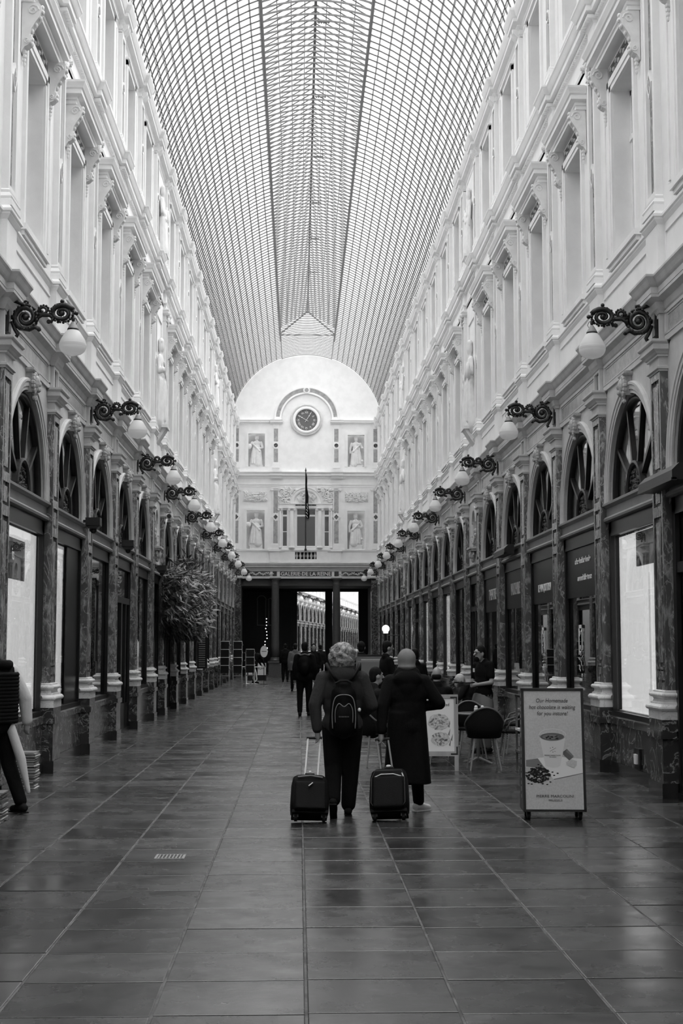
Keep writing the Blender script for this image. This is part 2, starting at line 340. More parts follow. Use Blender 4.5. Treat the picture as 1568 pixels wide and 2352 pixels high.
fc = MB(); fc.sweep(pil_path(UP,HP-.01), [(-.01,9.74),(.02,9.75),(.02,9.78),(0,9.79),(.0,9.90),(.03,9.93),(.05,9.96),(.05,10.0),(.065,10.01),(.065,10.04),(-.02,10.045)])
for sy in (-1,1):
    fc.lathe([(.02,-.03),(.055,-.03),(.055,.03),(.02,.03)], (UP-.05, sy*.19, 9.94), 10, axis='x'); fc.tube([(UP-.085, sy*.19+.045*math.cos(t*.9)*(1-t/9), 9.94+.045*math.sin(t*.9)*(1-t/9)) for t in range(9)], .008, 5)
for k in range(7): fc.ell((UP-.02-.02*math.sin(k), -.12+.04*k, 9.86+.03*math.cos(k*1.05)), (.035,.035,.04), 6, 5)
fc.ell((UP-.03,0,9.80),(.04,.05,.09),8,6); fc.ell((UP-.02,0,9.7),(.03,.03,.05),6,5)
f_cap = fc.mesh('ionic_capital', 'sculpt')
f_blk = MB().box(UP+.02, 3.9, -HP+.02, HP-.02, 10.2, 10.5).mesh('frieze_block', 'stone')
# attic floor
s_ped = MB().sweep(pil_path(UP,HP), [(-.01,11.05),(.03,11.05),(.03,11.12),(.015,11.15),(.02,11.17),(0,11.19)]).mesh('pedestal', 'stone')
ssh = MB(); panelled(ssh, 11.15, 13.16, UP, HP, [(11.15,11.24),(13.07,13.16)], inset=.05, st=.085); s_shaft = ssh.mesh('attic_pilaster', 'stone')
sst = MB(); sst.box(UP+.036, UP+.052, -.1, .1, 11.26, 12.03); sst.box(UP+.036, UP+.052, -.1, .1, 12.27, 13.05); s_strip = sst.mesh('marble_strip', 'marble_d')
sdi = MB(); sdi.lathe([(.11,0),(.11,.06)], (UP-.006,0,12.15), 14, axis='x'); sdi.lathe([(.07,-.006),(.07,0)], (UP-.006,0,12.15), 14, axis='x', m=1); s_dia = sdi.mesh('round_boss', ['stone','marble_d'])
s_blk = MB().box(UP+.02, 3.9, -HP, HP, 13.2, 13.33)
for sy in (-.1,.1): s_blk.prism([(UP+.03,13.32),(UP-.1,13.34),(UP-.09,13.27),(UP-.02,13.2),(UP+.03,13.16)], sy-.05, sy+.05, 'y')
s_blk = s_blk.mesh('cornice_bracket', 'stone')
def put(me, nm, w, s, y, parent=None):
    if parent: return new(nm, me, parent)
    return new(nm, me, w, (XC, y, 0), (0,0,0 if s > 0 else PI))
def pilaster_set(w, s, p):
    o = put(g_shaft, 'pilaster', w, s, p)
    for me, nm in ((g_base,'base'),(g_plinth,'plinth'),(g_skirt,'skirting'),(g_cap,'capital'),(g_block,'frieze_block')): new(nm, me, o)
    o = put(f_shaft, 'upper_pilaster', w, s, p)
    for me, nm in ((f_ped,'pedestal'),(f_strip,'marble_strip'),(f_dia,'diamond_boss'),(f_cap,'ionic_capital'),(f_blk,'frieze_block')): new(nm, me, o)
    o = put(s_shaft, 'attic_pilaster', w, s, p)
    for me, nm in ((s_ped,'pedestal'),(s_strip,'marble_strip'),(s_dia,'round_boss'),(s_blk,'cornice_bracket')): new(nm, me, o)
for s, w in walls.items():
    for p in PC: pilaster_set(w, s, p)

# ---- bay meshes
H = 1.425; ZS = 3.615; RO, RI = 1.43, 1.27
def arch_plate(h, zs, zt, ri, uf, ub, n=28):
    b = MB(); pin = []; pout = []
    for i in range(n+1):
        t = PI*i/n; c, sn = math.cos(t), math.sin(t); pin.append((ri*c, zs+ri*sn))
        k = min(h/abs(c) if abs(c) > 1e-6 else 1e9, (zt-zs)/sn if sn > 1e-6 else 1e9); pout.append((k*c, zs+k*sn))
    pin[0]=(ri,zs); vs = [(uf,a,z) for a,z in pin]+[(uf,a,z) for a,z in pout]+[(ub,a,z) for a,z in pin]; m = n+1
    fs = [(i,i+1,m+i+1,m+i) for i in range(n)] + [(i,2*m+i,2*m+i+1,i+1) for i in range(n)]
    b.add(vs, fs); return b
def ring(b, prof, zs, n=28, a0=0, a1=PI, m=0, yc=0):            # prof [(r,u)]
    k = len(prof); vs = []
    for i in range(n+1):
        t = a0+(a1-a0)*i/n
        for r,u in prof: vs.append((u, yc+r*math.cos(t), zs+r*math.sin(t)))
    b.add(vs, [(i*k+j, i*k+j+1, (i+1)*k+j+1, (i+1)*k+j) for i in range(n) for j in range(k-1)], m)
w_arch = arch_plate(H+.02, ZS, 5.17, RI, UW, 3.99).mesh('arch_wall', 'stone2')
b = MB(); ring(b, [(RI,UW+.01),(RI,UW-.025),(RI+.045,UW-.025),(RI+.05,UW-.04),(RI+.10,UW-.04),(RI+.11,UW-.055),(RI+.14,UW-.055),(RI+.155,UW-.03),(RI+.155,UW+.01)], ZS)
w_archivolt = b.mesh('archivolt', 'stone2')
b = MB(); b.prism([(-.10,4.86),(.10,4.86),(.135,5.13),(-.135,5.13)], 3.74, 3.9, 'x'); b.sweep([(-.15,3.9,-1),(-.15,3.745,-1),(.15,3.745,1),(.15,3.9,1)], [(-.01,5.10),(.02,5.11),(.035,5.13),(.035,5.16),(-.02,5.17)])
r2 = random.Random(3)
b.ell((3.72,0,4.99),(.06,.075,.10),10,7); b.ell((3.67,0,4.97),(.025,.022,.035),6,5); b.ell((3.69,0,4.90),(.04,.05,.04),6,5)
for k in range(16):
    t = 2*PI*k/16; b.ell((3.735, .10*math.cos(t), 4.98+.12*math.sin(t)), (.035,.04,.04), 6, 5)
for k in range(6): b.ell((3.74, r2.uniform(-.05,.05), 4.86-.015*k), (.03,.035,.03), 6, 5)
w_key = b.mesh('keystone_mask', 'sculpt2')
b = MB(); b.box(UW-.025, 3.99, -H-.02, H+.02, 5.165, 5.235); b.box(UW-.005, 3.99, -H-.02, H+.02, 5.235, 5.52)
for a0,a1,z0,z1 in ((-H,H,5.235,5.255),(-H,H,5.48,5.52),(-H,-H+.09,5.235,5.5),(H-.09,H,5.235,5.5)): b.box(UW-.03, UW, a0, a1, z0, z1)
for a0,a1,z0,z1 in ((-H+.09,H-.09,5.455,5.48),(-H+.09,-H+.11,5.255,5.46),(H-.11,H-.09,5.255,5.46)): b.box(UW-.016, UW, a0, a1, z0, z1)
w_frieze = b.mesh('frieze', 'stone2')
w_fpanel = MB().box(UW-.010, UW, -H+.11, H-.11, 5.258, 5.453).mesh('frieze_panel', 'marble_l')
# fanlight
b = MB(); ring(b, [(RI-.0,3.93),(RI-.0,3.86),(RI-.03,3.85),(RI-.07,3.85),(RI-.10,3.88),(RI-.10,3.93)], ZS); fan_frame = b.mesh('fanlight', 'wood', True)
fan_bar = MB().box(3.865,3.935,.40,RI-.08,-.028,.028).mesh('glazing_bar', 'wood')
b = MB(); n = 16; b.add([(3.885,0,ZS)]+[(3.885,.42*math.cos(PI*i/n),ZS+.42*math.sin(PI*i/n)) for i in range(n+1)], [(0,i+1,i+2) for i in range(n)])
ring(b, [(.42,3.92),(.42,3.84),(.39,3.83),(.36,3.85),(.36,3.89)], ZS, 16)
r2 = random.Random(5)
for k in range(70):
    t = r2.uniform(.08,PI-.08); q = r2.uniform(.05,.33); b.ell((3.875,q*math.cos(t),ZS+.02+q*math.sin(t)),(.018,r2.uniform(.012,.03),r2.uniform(.012,.03)),5,4)
fan_hub = b.mesh('fan_rosette', 'iron')
n = 24; fan_pane = MB().prism([((RI-.09)*math.cos(PI*i/n),ZS+(RI-.09)*math.sin(PI*i/n)) for i in range(n+1)], 3.902, 3.908, 'x').mesh('fan_pane', 'glass')
def transom_me(h): return MB().sweep([(-h,UW+.1,0),(h,UW+.1,0)], [(-.1,3.36),(.12,3.36),(.155,3.37),(.16,3.40),(.14,3.425),(.115,3.44),(.115,3.545),(.13,3.55),(.145,3.565),(.175,3.575),(.175,3.605),(.15,3.62),(-.1,3.625)]).mesh('transom', 'paint')
# shop fronts
def shop(kind, h, sign=None):
    parts = []; fr = MB(); pn = MB()
    if kind != 'door':
        d = MB(); d.sweep([(-h,UW,0),(h,UW,0)], [(-.1,.76),(.03,.76),(.055,.745),(.055,.66),(.03,.65),(.03,.165)]); parts.append(('dado_panel', d.mesh('dado_panel','marble_d')))
        d = MB(); d.box(UW-.05, UW+.1, -h, h, 0, .165); parts.append(('skirting', d.mesh('skirting','black_marble')))
    z0 = .0 if kind == 'door' else .755
    fr.box(3.83,3.95,-h,-h+.16,z0,3.37); fr.box(3.83,3.95,h-.16,h,z0,3.37); fr.box(3.83,3.95,-h,h,3.2,3.37); fr.box(3.80,3.95,-h+.14,h-.14,z0,z0+.07)
    fr.box(3.81,3.86,-h+.16,-h+.20,z0,3.2); fr.box(3.81,3.86,h-.20,h-.16,z0,3.2); fr.box(3.81,3.86,-h+.16,h-.16,3.16,3.2)
    top = 3.16
    if kind == 'sign': fr.box(3.84,3.9,-h+.16,h-.16,2.42,3.2); top = 2.42
    if kind == 'door':
        top = 2.5; fr.box(3.82,3.93,-h+.16,h-.16,2.5,2.62); fr.box(3.82,3.93,-.09,.09,0,2.5)
        for y in (-h*.52,h*.52): fr.box(3.83,3.92,y-.045,y+.045,.0,2.5)
        fr.box(3.83,3.92,-h+.16,h-.16,0,.55)
        pn.box(3.868,3.876,-h+.16,h-.16,2.62,3.16)
    pn.box(3.868,3.876,-h+.2,h-.2,z0+.07,top)
    return [('shop_frame', fr.mesh('shop_frame','wood')), ('shop_pane', pn.mesh('shop_pane','glass'))] + parts
SHOP = {}
def shop_get(kind, h):
    k = (kind, round(h,1))
    if k not in SHOP: SHOP[k] = shop(kind, h)
    return SHOP[k]
TR = {round(h,1): transom_me(h+.02) for h in (H, 1.075)}
# niche for the narrow bay
b = arch_plate(1.1, 4.62, 5.17, .30, UW, 3.97, 16); b.box(UW,3.99,-1.1,-.30,3.6,4.62); b.box(UW,3.99,.30,1.1,3.6,4.62); b.box(3.96,3.99,-.31,.31,3.6,4.95); b.box(UW,3.97,-.3,.3,3.6,3.85)
ring(b, [(.30,UW),(.30,UW-.03),(.40,UW-.03),(.40,UW)], 4.62, 16)
n_wall = b.mesh('niche_wall', 'stone2')
b = MB(); b.box(3.66,3.9,-.34,.34,3.98,4.02); b.box(3.70,3.9,-.30,.30,3.93,3.98)
for sy in (-1,1): b.tube([(3.76,sy*(.16+.10*math.cos(t*.7)*(1-t/14)),3.83+.09*math.sin(t*.7)*(1-t/14)) for t in range(12)], .022, 6)
b.ell((3.74,0,3.84),(.07,.07,.10),8,6); b.ell((3.77,0,3.72),(.04,.05,.06),6,5)
for k in range(9): b.ell((3.79, -.36+.09*k, 4.30-.16*math.sin(PI*k/8)), (.035,.055,.045), 6, 5)
b.ell((3.85,0,4.22),(.08,.09,.16),8,6); b.ell((3.85,0,4.42),(.06,.06,.07),8,6)
n_console = b.mesh('carved_console', 'sculpt2')
b = MB(); b.box(UW-.025, 3.99, -1.1, 1.1, 5.165, 5.235); b.box(UW-.005, 3.99, -1.1, 1.1, 5.235, 5.52)
for a0,a1,z0,z1 in ((-1.07,1.07,5.235,5.255),(-1.07,1.07,5.48,5.52),(-1.07,-.98,5.235,5.5),(.98,1.07,5.235,5.5)): b.box(UW-.03, UW, a0, a1, z0, z1)
n_frieze = b.mesh('frieze', 'stone2'); n_fpanel = MB().box(UW-.01, UW, -.96, .96, 5.26, 5.45).mesh('frieze_panel', 'marble_l')
# first floor wall and window
def wall_hole(h, z0, z1, wh, a, c, uf=UW-.012, ub=4.1):
    b = MB(); b.box(uf,ub,-h-.02,-wh,z0,z1); b.box(uf,ub,wh,h+.02,z0,z1); b.box(uf,ub,-wh,wh,z0,a); b.box(uf,ub,-wh,wh,c,z1); return b
f_wall = wall_hole(H, 5.9, 10.5, .60, 6.82, 9.12); f_wall.box(UW-.03,3.9,-H+.1,H-.1,6.0,6.03); f_wall.box(UW-.03,3.9,-H+.1,H-.1,6.42,6.45)
for sy in (-1,1): f_wall.box(UW-.03,3.9,*sorted((sy*(H-.13),sy*(H-.1))),6.03,6.42); f_wall.box(UW-.03,UW+.1,*sorted((sy*1.06,sy*1.12)),6.95,9.9)
f_wall = f_wall.mesh('first_floor_wall', 'stone')
b = MB()
for sy in (-1,1): b.box(UW-.045,3.9,*sorted((sy*.604,sy*.67)),6.824,9.19); b.box(UW-.06,3.9,*sorted((sy*.67,sy*.76)),6.82,9.28)
b.box(UW-.045,3.9,-.67,.67,9.124,9.19); b.box(UW-.06,3.9,-.76,.76,9.19,9.28); b.box(UW-.10,3.9,-.82,.82,6.74,6.815); b.box(UW-.07,3.9,-.78,.78,6.68,6.74)
f_arch = b.mesh('window_architrave', 'stone')
b = MB(); b.box(UW-.02,UW+.02,-.76,.76,9.30,9.50); r2 = random.Random(9)
f_fr = b.mesh('window_frieze', 'marble_d')
b = MB()
for k in range(9): b.ell((UW-.03,-.6+.15*k,9.40+.03*(-1)**k),(.02,.06,.03),6,5)
f_orn = b.mesh('frieze_ornament', 'sculpt2')
f_blind = MB().box(4.12,4.13,-.6,.6,6.8,9.14).mesh('window_blind','cloth_w'); s_blind = MB().box(4.12,4.13,-.58,.58,11.2,13.02).mesh('window_blind','cloth_w')
def window_me(wh, a, c, u, bars):
    fr = MB(); fr.box(u,u+.06,-wh,-wh+.07,a,c); fr.box(u,u+.06,wh-.07,wh,a,c); fr.box(u,u+.06,-wh,wh,c-.07,c); fr.box(u,u+.06,-wh,wh,a,a+.08)
    for z in bars: fr.box(u-.02,u+.06,-wh,wh,z-.035,z+.035)
    fr.box(u-.01,u+.06,-.035,.035,a,bars[0] if bars else c); return fr
f_win = window_me(.60, 6.82, 9.12, 4.04, [8.45]).mesh('sash_window', 'stone'); f_pane = MB().box(4.065,4.073,-.55,.55,6.88,9.07).mesh('window_pane', 'glass')
POLY = [(0,9.53),(.20,9.53),(.235,9.49),(.24,9.43),(.215,9.35),(.16,9.27),(.115,9.19),(.10,9.12),(.12,9.08),(.115,9.03),(.08,8.99),(.04,8.97),(0,8.90)]
b = MB(); b.prism([(UW-.02-p,z) for p,z in POLY], -.075, .075, 'y')
for sy in (-1,1):
    b.tube([(UW-.02-.135-.075*math.cos(t*.75)*(1-t/15), sy*.078, 9.43+.075*math.sin(t*.75)*(1-t/15)) for t in range(15)], .011, 5)
    b.tube([(UW-.02-.065-.045*math.cos(-t*.8)*(1-t/12), sy*.078, 9.05+.045*math.sin(-t*.8)*(1-t/12)) for t in range(12)], .010, 5)
for k,(p,z) in enumerate(POLY[2:10]): b.ell((UW-.025-p,0,z),(.022,.05,.03),6,5)
for k in range(4): b.ell((UW-.05,0,8.92-.05*k),(.035-.006*k,.04-.007*k,.035),6,5)
f_cons = b.mesh('scroll_console', 'sculpt')
b = MB(); b.sweep([(-.99,3.9,-1),(-.99,UW-.17,-1),(.99,UW-.17,1),(.99,3.9,1)], [(-.3,9.53),(.0,9.53),(.0,9.58),(.02,9.59),(.02,9.63),(.09,9.655),(.09,9.72),(.11,9.735),(.12,9.76),(.145,9.81),(.15,9.84),(-.25,9.9)])
b.box(UW-.02,3.9,-.85,.85,9.5,9.56); f_hood = b.mesh('window_hood', 'stone')
# attic wall and window
s_wall = wall_hole(H, 10.83, 13.35, .58, 11.22, 13.0)
for sy in (-1,1): s_wall.box(UW-.03,UW+.1,*sorted((sy*1.12,sy*1.18)),11.1,13.1)
s_wall = s_wall.mesh('attic_wall', 'stone')
b = MB()
for sy in (-1,1): b.box(UW-.05,3.9,*sorted((sy*.584,sy*.72)),11.224,13.1)
b.box(UW-.05,3.9,-.72,.72,13.004,13.1); b.box(UW-.09,3.9,-.78,.78,13.1,13.14); b.box(UW-.07,3.9,-.76,.76,11.14,11.215)
s_arch = b.mesh('window_architrave', 'stone')
s_win = window_me(.58, 11.22, 13.0, 4.04, [12.5]).mesh('sash_window', 'stone'); s_pane = MB().box(4.065,4.073,-.53,.53,11.28,12.95).mesh('window_pane', 'glass')
b = MB(); b.box(UW-.012,3.99,-1.1,1.1,5.9,10.5); b.box(UW-.03,3.9,-.95,.95,6.0,6.45); nf_wall = b.mesh('first_floor_wall','stone')
ns_wall = MB().box(UW-.012,3.99,-1.1,1.1,10.83,13.35).mesh('attic_wall','stone')
b = MB(); b.box(UW-.28,3.9,-.34,.34,6.86,6.93); b.prism([(UW-.25,6.86),(UW-.02,6.5),(UW,6.5),(UW,6.86)],-.24,.24,'y'); nf_cons = b.mesh('statue_bracket','sculpt')
b = MB(); b.box(UW-.22,3.9,-.3,.3,11.1,11.16); b.prism([(UW-.2,11.1),(UW-.02,10.85),(UW,10.85),(UW,11.1)],-.2,.2,'y'); ns_cons = b.mesh('statue_bracket','sculpt')
b = MB(); b.box(UW-.04,3.9,-.62,-.54,6.95,9.6); b.box(UW-.04,3.9,.54,.62,6.95,9.6); b.box(UW-.04,3.9,-.62,.62,9.55,9.65); nf_frame = b.mesh('panel_frame','stone')
BK = {}
reflection_me = MB().box(4.10,4.12,-1.2,1.2,3.64,4.95).mesh('reflection_sheet','cloth_w')  # pale sheet behind the fanlight imitates a reflection in its glass
def bay(w, s, i, y, h, nar, kind):
    if nar:
        o = put(n_wall,'niche_wall',w,s,y); new('carved_console', n_console, o); o2 = put(n_frieze,'frieze',w,s,y); new('frieze_panel', n_fpanel, o2)
        o = put(nf_wall,'first_floor_wall',w,s,y); new('statue_bracket', nf_cons, o); new('panel_frame', nf_frame, o)
        o = put(ns_wall,'attic_wall',w,s,y); new('statue_bracket', ns_cons, o)
    else:
        o = put(w_arch,'arch_wall',w,s,y)
        for me in (w_archivolt, w_key): new(me.name, me, o)
        o2 = put(w_frieze,'frieze',w,s,y); new('frieze_panel', w_fpanel, o2)
        o3 = put(fan_frame,'fanlight',w,s,y)
        for me in (fan_hub, fan_pane): new(me.name, me, o3)
        for an in (35,71,109,145): new('glazing_bar', fan_bar, o3, (0,0,ZS), (R_(an),0,0))
        if (s > 0 and i in (1,2,3)) or (s < 0 and i in (1,2)): new('reflection_sheet', reflection_me, o3)
        o = put(f_wall,'first_floor_wall',w,s,y)
        for me in (f_arch, f_fr, f_orn): new(me.name, me, o)
        o4 = put(f_win,'sash_window',w,s,y); new('window_pane', f_pane, o4); new('window_blind', f_blind, o4)
        o5 = put(f_hood,'window_hood',w,s,y)
        for sy in (-.9,.9): new('scroll_console', f_cons, o5, (0,sy,0))
        o = put(s_wall,'attic_wall',w,s,y); new('window_architrave', s_arch, o)
        o6 = put(s_win,'sash_window',w,s,y); new('window_pane', s_pane, o6); new('window_blind', s_blind, o6)
    put(TR[round(h,1)],'transom',w,s,y)
    sf = shop_get(kind, h); o = put(sf[0][1],'shop_frame',w,s,y)
    for nm, me in sf[1:]: new(nm, me, o)
KL = ['window','window','window','window','door','window','door','door','window','window','window','door','window','door','window','window','door','window','window','door','window']
KR = ['door','window','sign','sign','sign','sign','door','window','window','window','window','door','window','door','door','window','window','door','window','window','window']
for s, w in walls.items():
    for i,(y,h,nar) in enumerate(BAYS): bay(w, s, i, y, h, nar, (KL if s < 0 else KR)[i])
# ---- glass vault
VR, VZ = 4.1, 13.3; PIT = .373; YL = 71.6                 # radius, axis height, rib pitch, lantern end
ceil_b = MB()
for s in (-1,1): ceil_b.box(*sorted((XC+s*3.99, XC+s*4.25)), Y0, YE+.3, 13.7, 13.86)
ceiling = struct(ceil_b.build('ceiling', 'steel'), 'barrel vaulted glass and iron roof over the arcade')
ANG = [70.7-4.12*k for k in range(16)]
b = MB()
def arc(a0, a1, n, r0, r1, w):
    vs = []
    for i in range(n+1):
        t = R_(a0+(a1-a0)*i/n)
        for r in (r0,r1):
            for y in (-w/2,w/2): vs.append((r*math.cos(t), y, r*math.sin(t)))
    b.add(vs, [f for i in range(n) for f in ((4*i,4*i+1,4*i+5,4*i+4),(4*i+2,4*i+6,4*i+7,4*i+3),(4*i,4*i+4,4*i+6,4*i+2),(4*i+1,4*i+3,4*i+7,4*i+5))])
arc(4, 70.7, 14, VR-.012, VR+.02, .014); arc(109.3, 176, 14, VR-.012, VR+.02, .014); rib_side = b
b = MB(); arc(70.7, 109.3, 12, VR-.074, VR-.034, .03); rib_mid = b
rb = MB(); rb.add(rib_side.v, rib_side.f); rb.add(rib_mid.v, rib_mid.f, 1); rib_me = rb.mesh('roof_rib', ['steel_d','steel'])
ys = [34.5+PIT*k for k in range(-42, 112) if 34.5+PIT*k < YE]
for y in ys: new('roof_rib', rib_me, ceiling, (XC,y,VZ))
b2 = MB(); y = ys[0]-PIT*2
while y > Y0: b2.add([(v[0]+XC,v[1]+y,v[2]+VZ) for v in rib_side.v], rib_side.f); b2.add([(v[0]+XC,v[1]+y,v[2]+VZ) for v in rib_mid.v], rib_mid.f); y -= PIT*2
stuff(b2.build('rear_ribs', 'steel_d', ceiling))
for a in ANG:
    for sg in (1,-1):
        t = R_(a if sg > 0 else 180-a); p = MB(); big = a == ANG[0]
        c, sn = math.cos(t), math.sin(t); q = (XC+VR*c, 0, VZ+VR*sn)
        d0, d1, w = (-.02,.07,.03) if big else (0,.022,.012)
        pts = []
        for yy in (Y0, YE):
            for dr, dt_ in ((-d1,-w/2),(-d1,w/2),(-d0,w/2),(-d0,-w/2)): pts.append((XC+(VR+dr)*c-sn*dt_, yy, VZ+(VR+dr)*sn+c*dt_))
        p.add(pts, [(0,1,5,4),(1,2,6,5),(2,3,7,6),(3,0,4,7),(0,3,2,1),(4,5,6,7)])
        if not big:
            w = .032; pts = [(XC+(VR+dr)*c-sn*dt_, yy, VZ+(VR+dr)*sn+c*dt_) for yy in (Y0, YE) for dr, dt_ in ((.029,-w/2),(.029,w/2),(.036,w/2),(.036,-w/2))]
            p.add(pts, [(0,1,5,4),(1,2,6,5),(2,3,7,6),(3,0,4,7),(0,3,2,1),(4,5,6,7)], 1)
        p.build('lantern_beam' if big else 'purlin', ['steel' if big else 'steel_d','flash'], ceiling)
# panes
DA = 4.12; tw = VR*R_(DA)/2-.004
pane_b = MB().box(VR+.022, VR+.027, -PIT/2+.006, PIT/2-.006, -tw, tw); pane_me = pane_b.mesh('roof_pane', 'pane')
cand = []; rest = MB()
allrows = [34.5+PIT*(k+.5) for k in range(-130, 112) if Y0 < 34.5+PIT*(k+.5) < YE]
mids = [ANG[k]-DA/2 for k in range(15)]
for y in allrows:
    angs = mids+[180-a for a in mids]
    if y > YL: angs = angs+[70.7+DA*(k+.5) for k in range(int(38.6/DA)+1) if 70.7+DA*(k+.5) < 109.5]
    for a in angs:
        x, z = XC+VR*math.cos(R_(a)), VZ+VR*math.sin(R_(a)); A = 0
        if y > 20:
            px, py = projpx(x,y,z)
            if 300 < px < 1190 and 0 < py < 830:
                e = [projpx(x,y-.18,z), projpx(x,y+.18,z), projpx(XC+VR*math.cos(R_(a-2)),y,VZ+VR*math.sin(R_(a-2))), projpx(XC+VR*math.cos(R_(a+2)),y,VZ+VR*math.sin(R_(a+2)))]
                A = abs((e[1][0]-e[0][0])*(e[3][1]-e[2][1])-(e[1][1]-e[0][1])*(e[3][0]-e[2][0]))
        cand.append((A, y, a))
cand.sort(key=lambda t: -t[0])
for i,(A,y,a) in enumerate(cand):
    if i < 300: new('roof_pane', pane_me, ceiling, (XC,y,VZ), (0,-R_(a),0))
    else:
        c, sn = math.cos(R_(a)), math.sin(R_(a)); rest.add([(XC+v[0]*c-v[2]*sn, y+v[1], VZ+v[0]*sn+v[2]*c) for v in pane_b.v], pane_b.f)
stuff(rest.build('far_roof_panes', 'pane', ceiling))
# raised lantern along the crown
LX, LZ, LR = 1.42, 17.50, 18.4
b = MB()
for s in (-1,1): b.box(*sorted((XC+s*1.34,XC+s*1.40)), Y0, YL, 17.12, 17.22)
b.build('lantern_curb', 'steel', ceiling)
MB().box(XC-.035,XC+.035,Y0,YL-1.2,LR-.10,LR+.02).build('lantern_ridge', 'steel_d', ceiling)
for s in (-1,1):
    for f in (0,.3,.55,.8): MB().obox((XC+s*LX*(1-f),Y0,LZ+(LR-LZ)*f),(XC+s*LX*(1-f),YL-1.3*f,LZ+(LR-LZ)*f),.02,.03,m=0).build('lantern_purlin','steel_d',ceiling)
    p = MB(); c = MB(); yy = Y0
    for f in (0,.3,.55,.8): pass
    yk = 34.5+PIT*.5-PIT*128
    c0 = MB(); c0.obox((s*LX,0,LZ),(0,0,LR-.03),.024,.026,(0,1,0)); c1 = c0.mesh('chevron_bar','steel_d')
    while yk < YL-1.2:
        if 24 < yk: new('chevron_bar', c1, ceiling, (XC,yk,0))
        elif yk > Y0: p.add([(v[0]+XC,v[1]+yk,v[2]) for v in c0.v], c0.f)
        yk += PIT
    stuff(p.build('rear_chevrons','steel_d',ceiling))
    g = MB(); n = 140; L = YL-1.2-Y0
    for k in range(n): g.obox((XC+s*(LX+.05),Y0+L*(k+.5)/n,LZ+.02),(XC+s*.02,Y0+L*(k+.5)/n,LR+.03),L/n-.01,.006,(-s*(LR-LZ),0,LX))
    stuff(g.build('lantern_panes','pane',ceiling))
    MB().obox((XC+s*LX,YL,LZ),(XC,YL-1.25,LR),.05,.06).build('lantern_hip','steel_d',ceiling)
    g = MB(); g.box(*sorted((XC+s*1.43,XC+s*1.436)),Y0,YL,17.2,17.5); g.build('lantern_side_glass','pane',ceiling)
MB().add([(XC-LX,YL,LZ),(XC+LX,YL,LZ),(XC,YL-1.25,LR)],[(0,1,2)]).build('lantern_end_glass','pane',ceiling)
MB().box(XC-LX,XC+LX,YL-.02,YL+.02,17.44,17.50).build('lantern_end_curb','steel',ceiling)
for ki,y in enumerate((33.9,38.7,43.6,48.3,52.7,57.6)):
    o = MB(); o.box(-.02,.30,-.012,.012,0,.02); o.box(0,.012,-.006,.006,0,.25); o.box(.27,.282,-.006,.006,0,.25)
    for k in range(5): o.ell((.03+.06*k,0,-.012),(.016,.016,.02),6,5)
    tag(o.build('spotlight_rail','steel_d',None,(XC+.03,y,17.02)), 'small dark spotlight rail under the roof ridge, '+['sixth','fifth','fourth','third','second','first'][ki]+' from the clock wall', 'spotlight', 'spotlight rails under the roof ridge')

# ---- end wall across the gallery (ea, ez: enlarged pixel units to metres)
def ea(x): return (x-796.5)*.00597
def ez(v): return 1.7+(4.547e-8*v*v-6.33222e-3*v+18.75784-1.7)*.967
wm = MB(); YF = YE
wall_end = struct(wm.box(-.01,.01,.9,.92,16,16.01).build('wall_end','stone',None,(XC,YF,0)), 'pale end wall with clock, statues and portal')
def eb(x0,x1,v0,v1,y0,y1): return (ea(x0),ea(x1),y0,y1,ez(v1),ez(v0))      # box helper: y toward the hall is negative
b = MB(); n = 40                                            # tympanum filling the vault
vs = [(0,.03,VZ-.6)]+[((VR+.02)*math.cos(PI*i/n),.03,VZ+(VR+.02)*math.sin(PI*i/n)) for i in range(n+1)]
b.add(vs, [(0,i+1,i+2) for i in range(n)]); b.add([(x,.3,z) for x,y,z in vs],[(0,i+2,i+1) for i in range(n)])
b.build('tympanum','stone',wall_end)
def holes(x0,x1,v0,v1,hs,name,y0=0,y1=.35,m='stone'):         # wall panel with rectangular holes, split in columns
    b = MB(); hs = sorted(hs); x = x0
    for hx0,hx1,hv0,hv1 in hs:
        b.box(*eb(x,hx0,v0,v1,y0,y1)); b.box(*eb(hx0,hx1,v0,hv0,y0,y1)); b.box(*eb(hx0,hx1,hv1,v1,y0,y1)); x = hx1
    b.box(*eb(x,x1,v0,v1,y0,y1)); return b.build(name,m,wall_end)
X0, X1 = 128, 1466
holes(X0,X1,732,1330,[(270,420,850,1145),(1167,1318,858,1145)],'upper_end_wall')
b = MB()
CW = [(578,627,1530,1865),(705,880,1520,1865),(953,1003,1530,1865)]
holes(X0,X1,1330,1890,[(258,420,1540,1885),(1163,1322,1543,1885)]+CW,'lower_end_wall')
holes(X0,X1,1890,2150,[(695,887,1912,1978)],'balcony_wall')
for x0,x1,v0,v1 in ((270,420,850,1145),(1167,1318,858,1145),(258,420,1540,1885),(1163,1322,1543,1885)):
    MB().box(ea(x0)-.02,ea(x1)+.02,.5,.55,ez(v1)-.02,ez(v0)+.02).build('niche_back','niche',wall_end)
    f = MB(); w_ = 16
    for q in ((x0-w_,x0,v0,v1),(x1,x1+w_,v0,v1),(x0-w_,x1+w_,v0-w_,v0)): f.box(*eb(*q,-.05,0))
    for q in ((x0-w_-12,x0-w_,v0-w_,v1),(x1+w_,x1+w_+12,v0-w_,v1),(x0-w_-12,x1+w_+12,v0-w_-12,v0-w_)): f.box(*eb(*q,-.03,0))
    f.build('niche_frame','stone',wall_end)
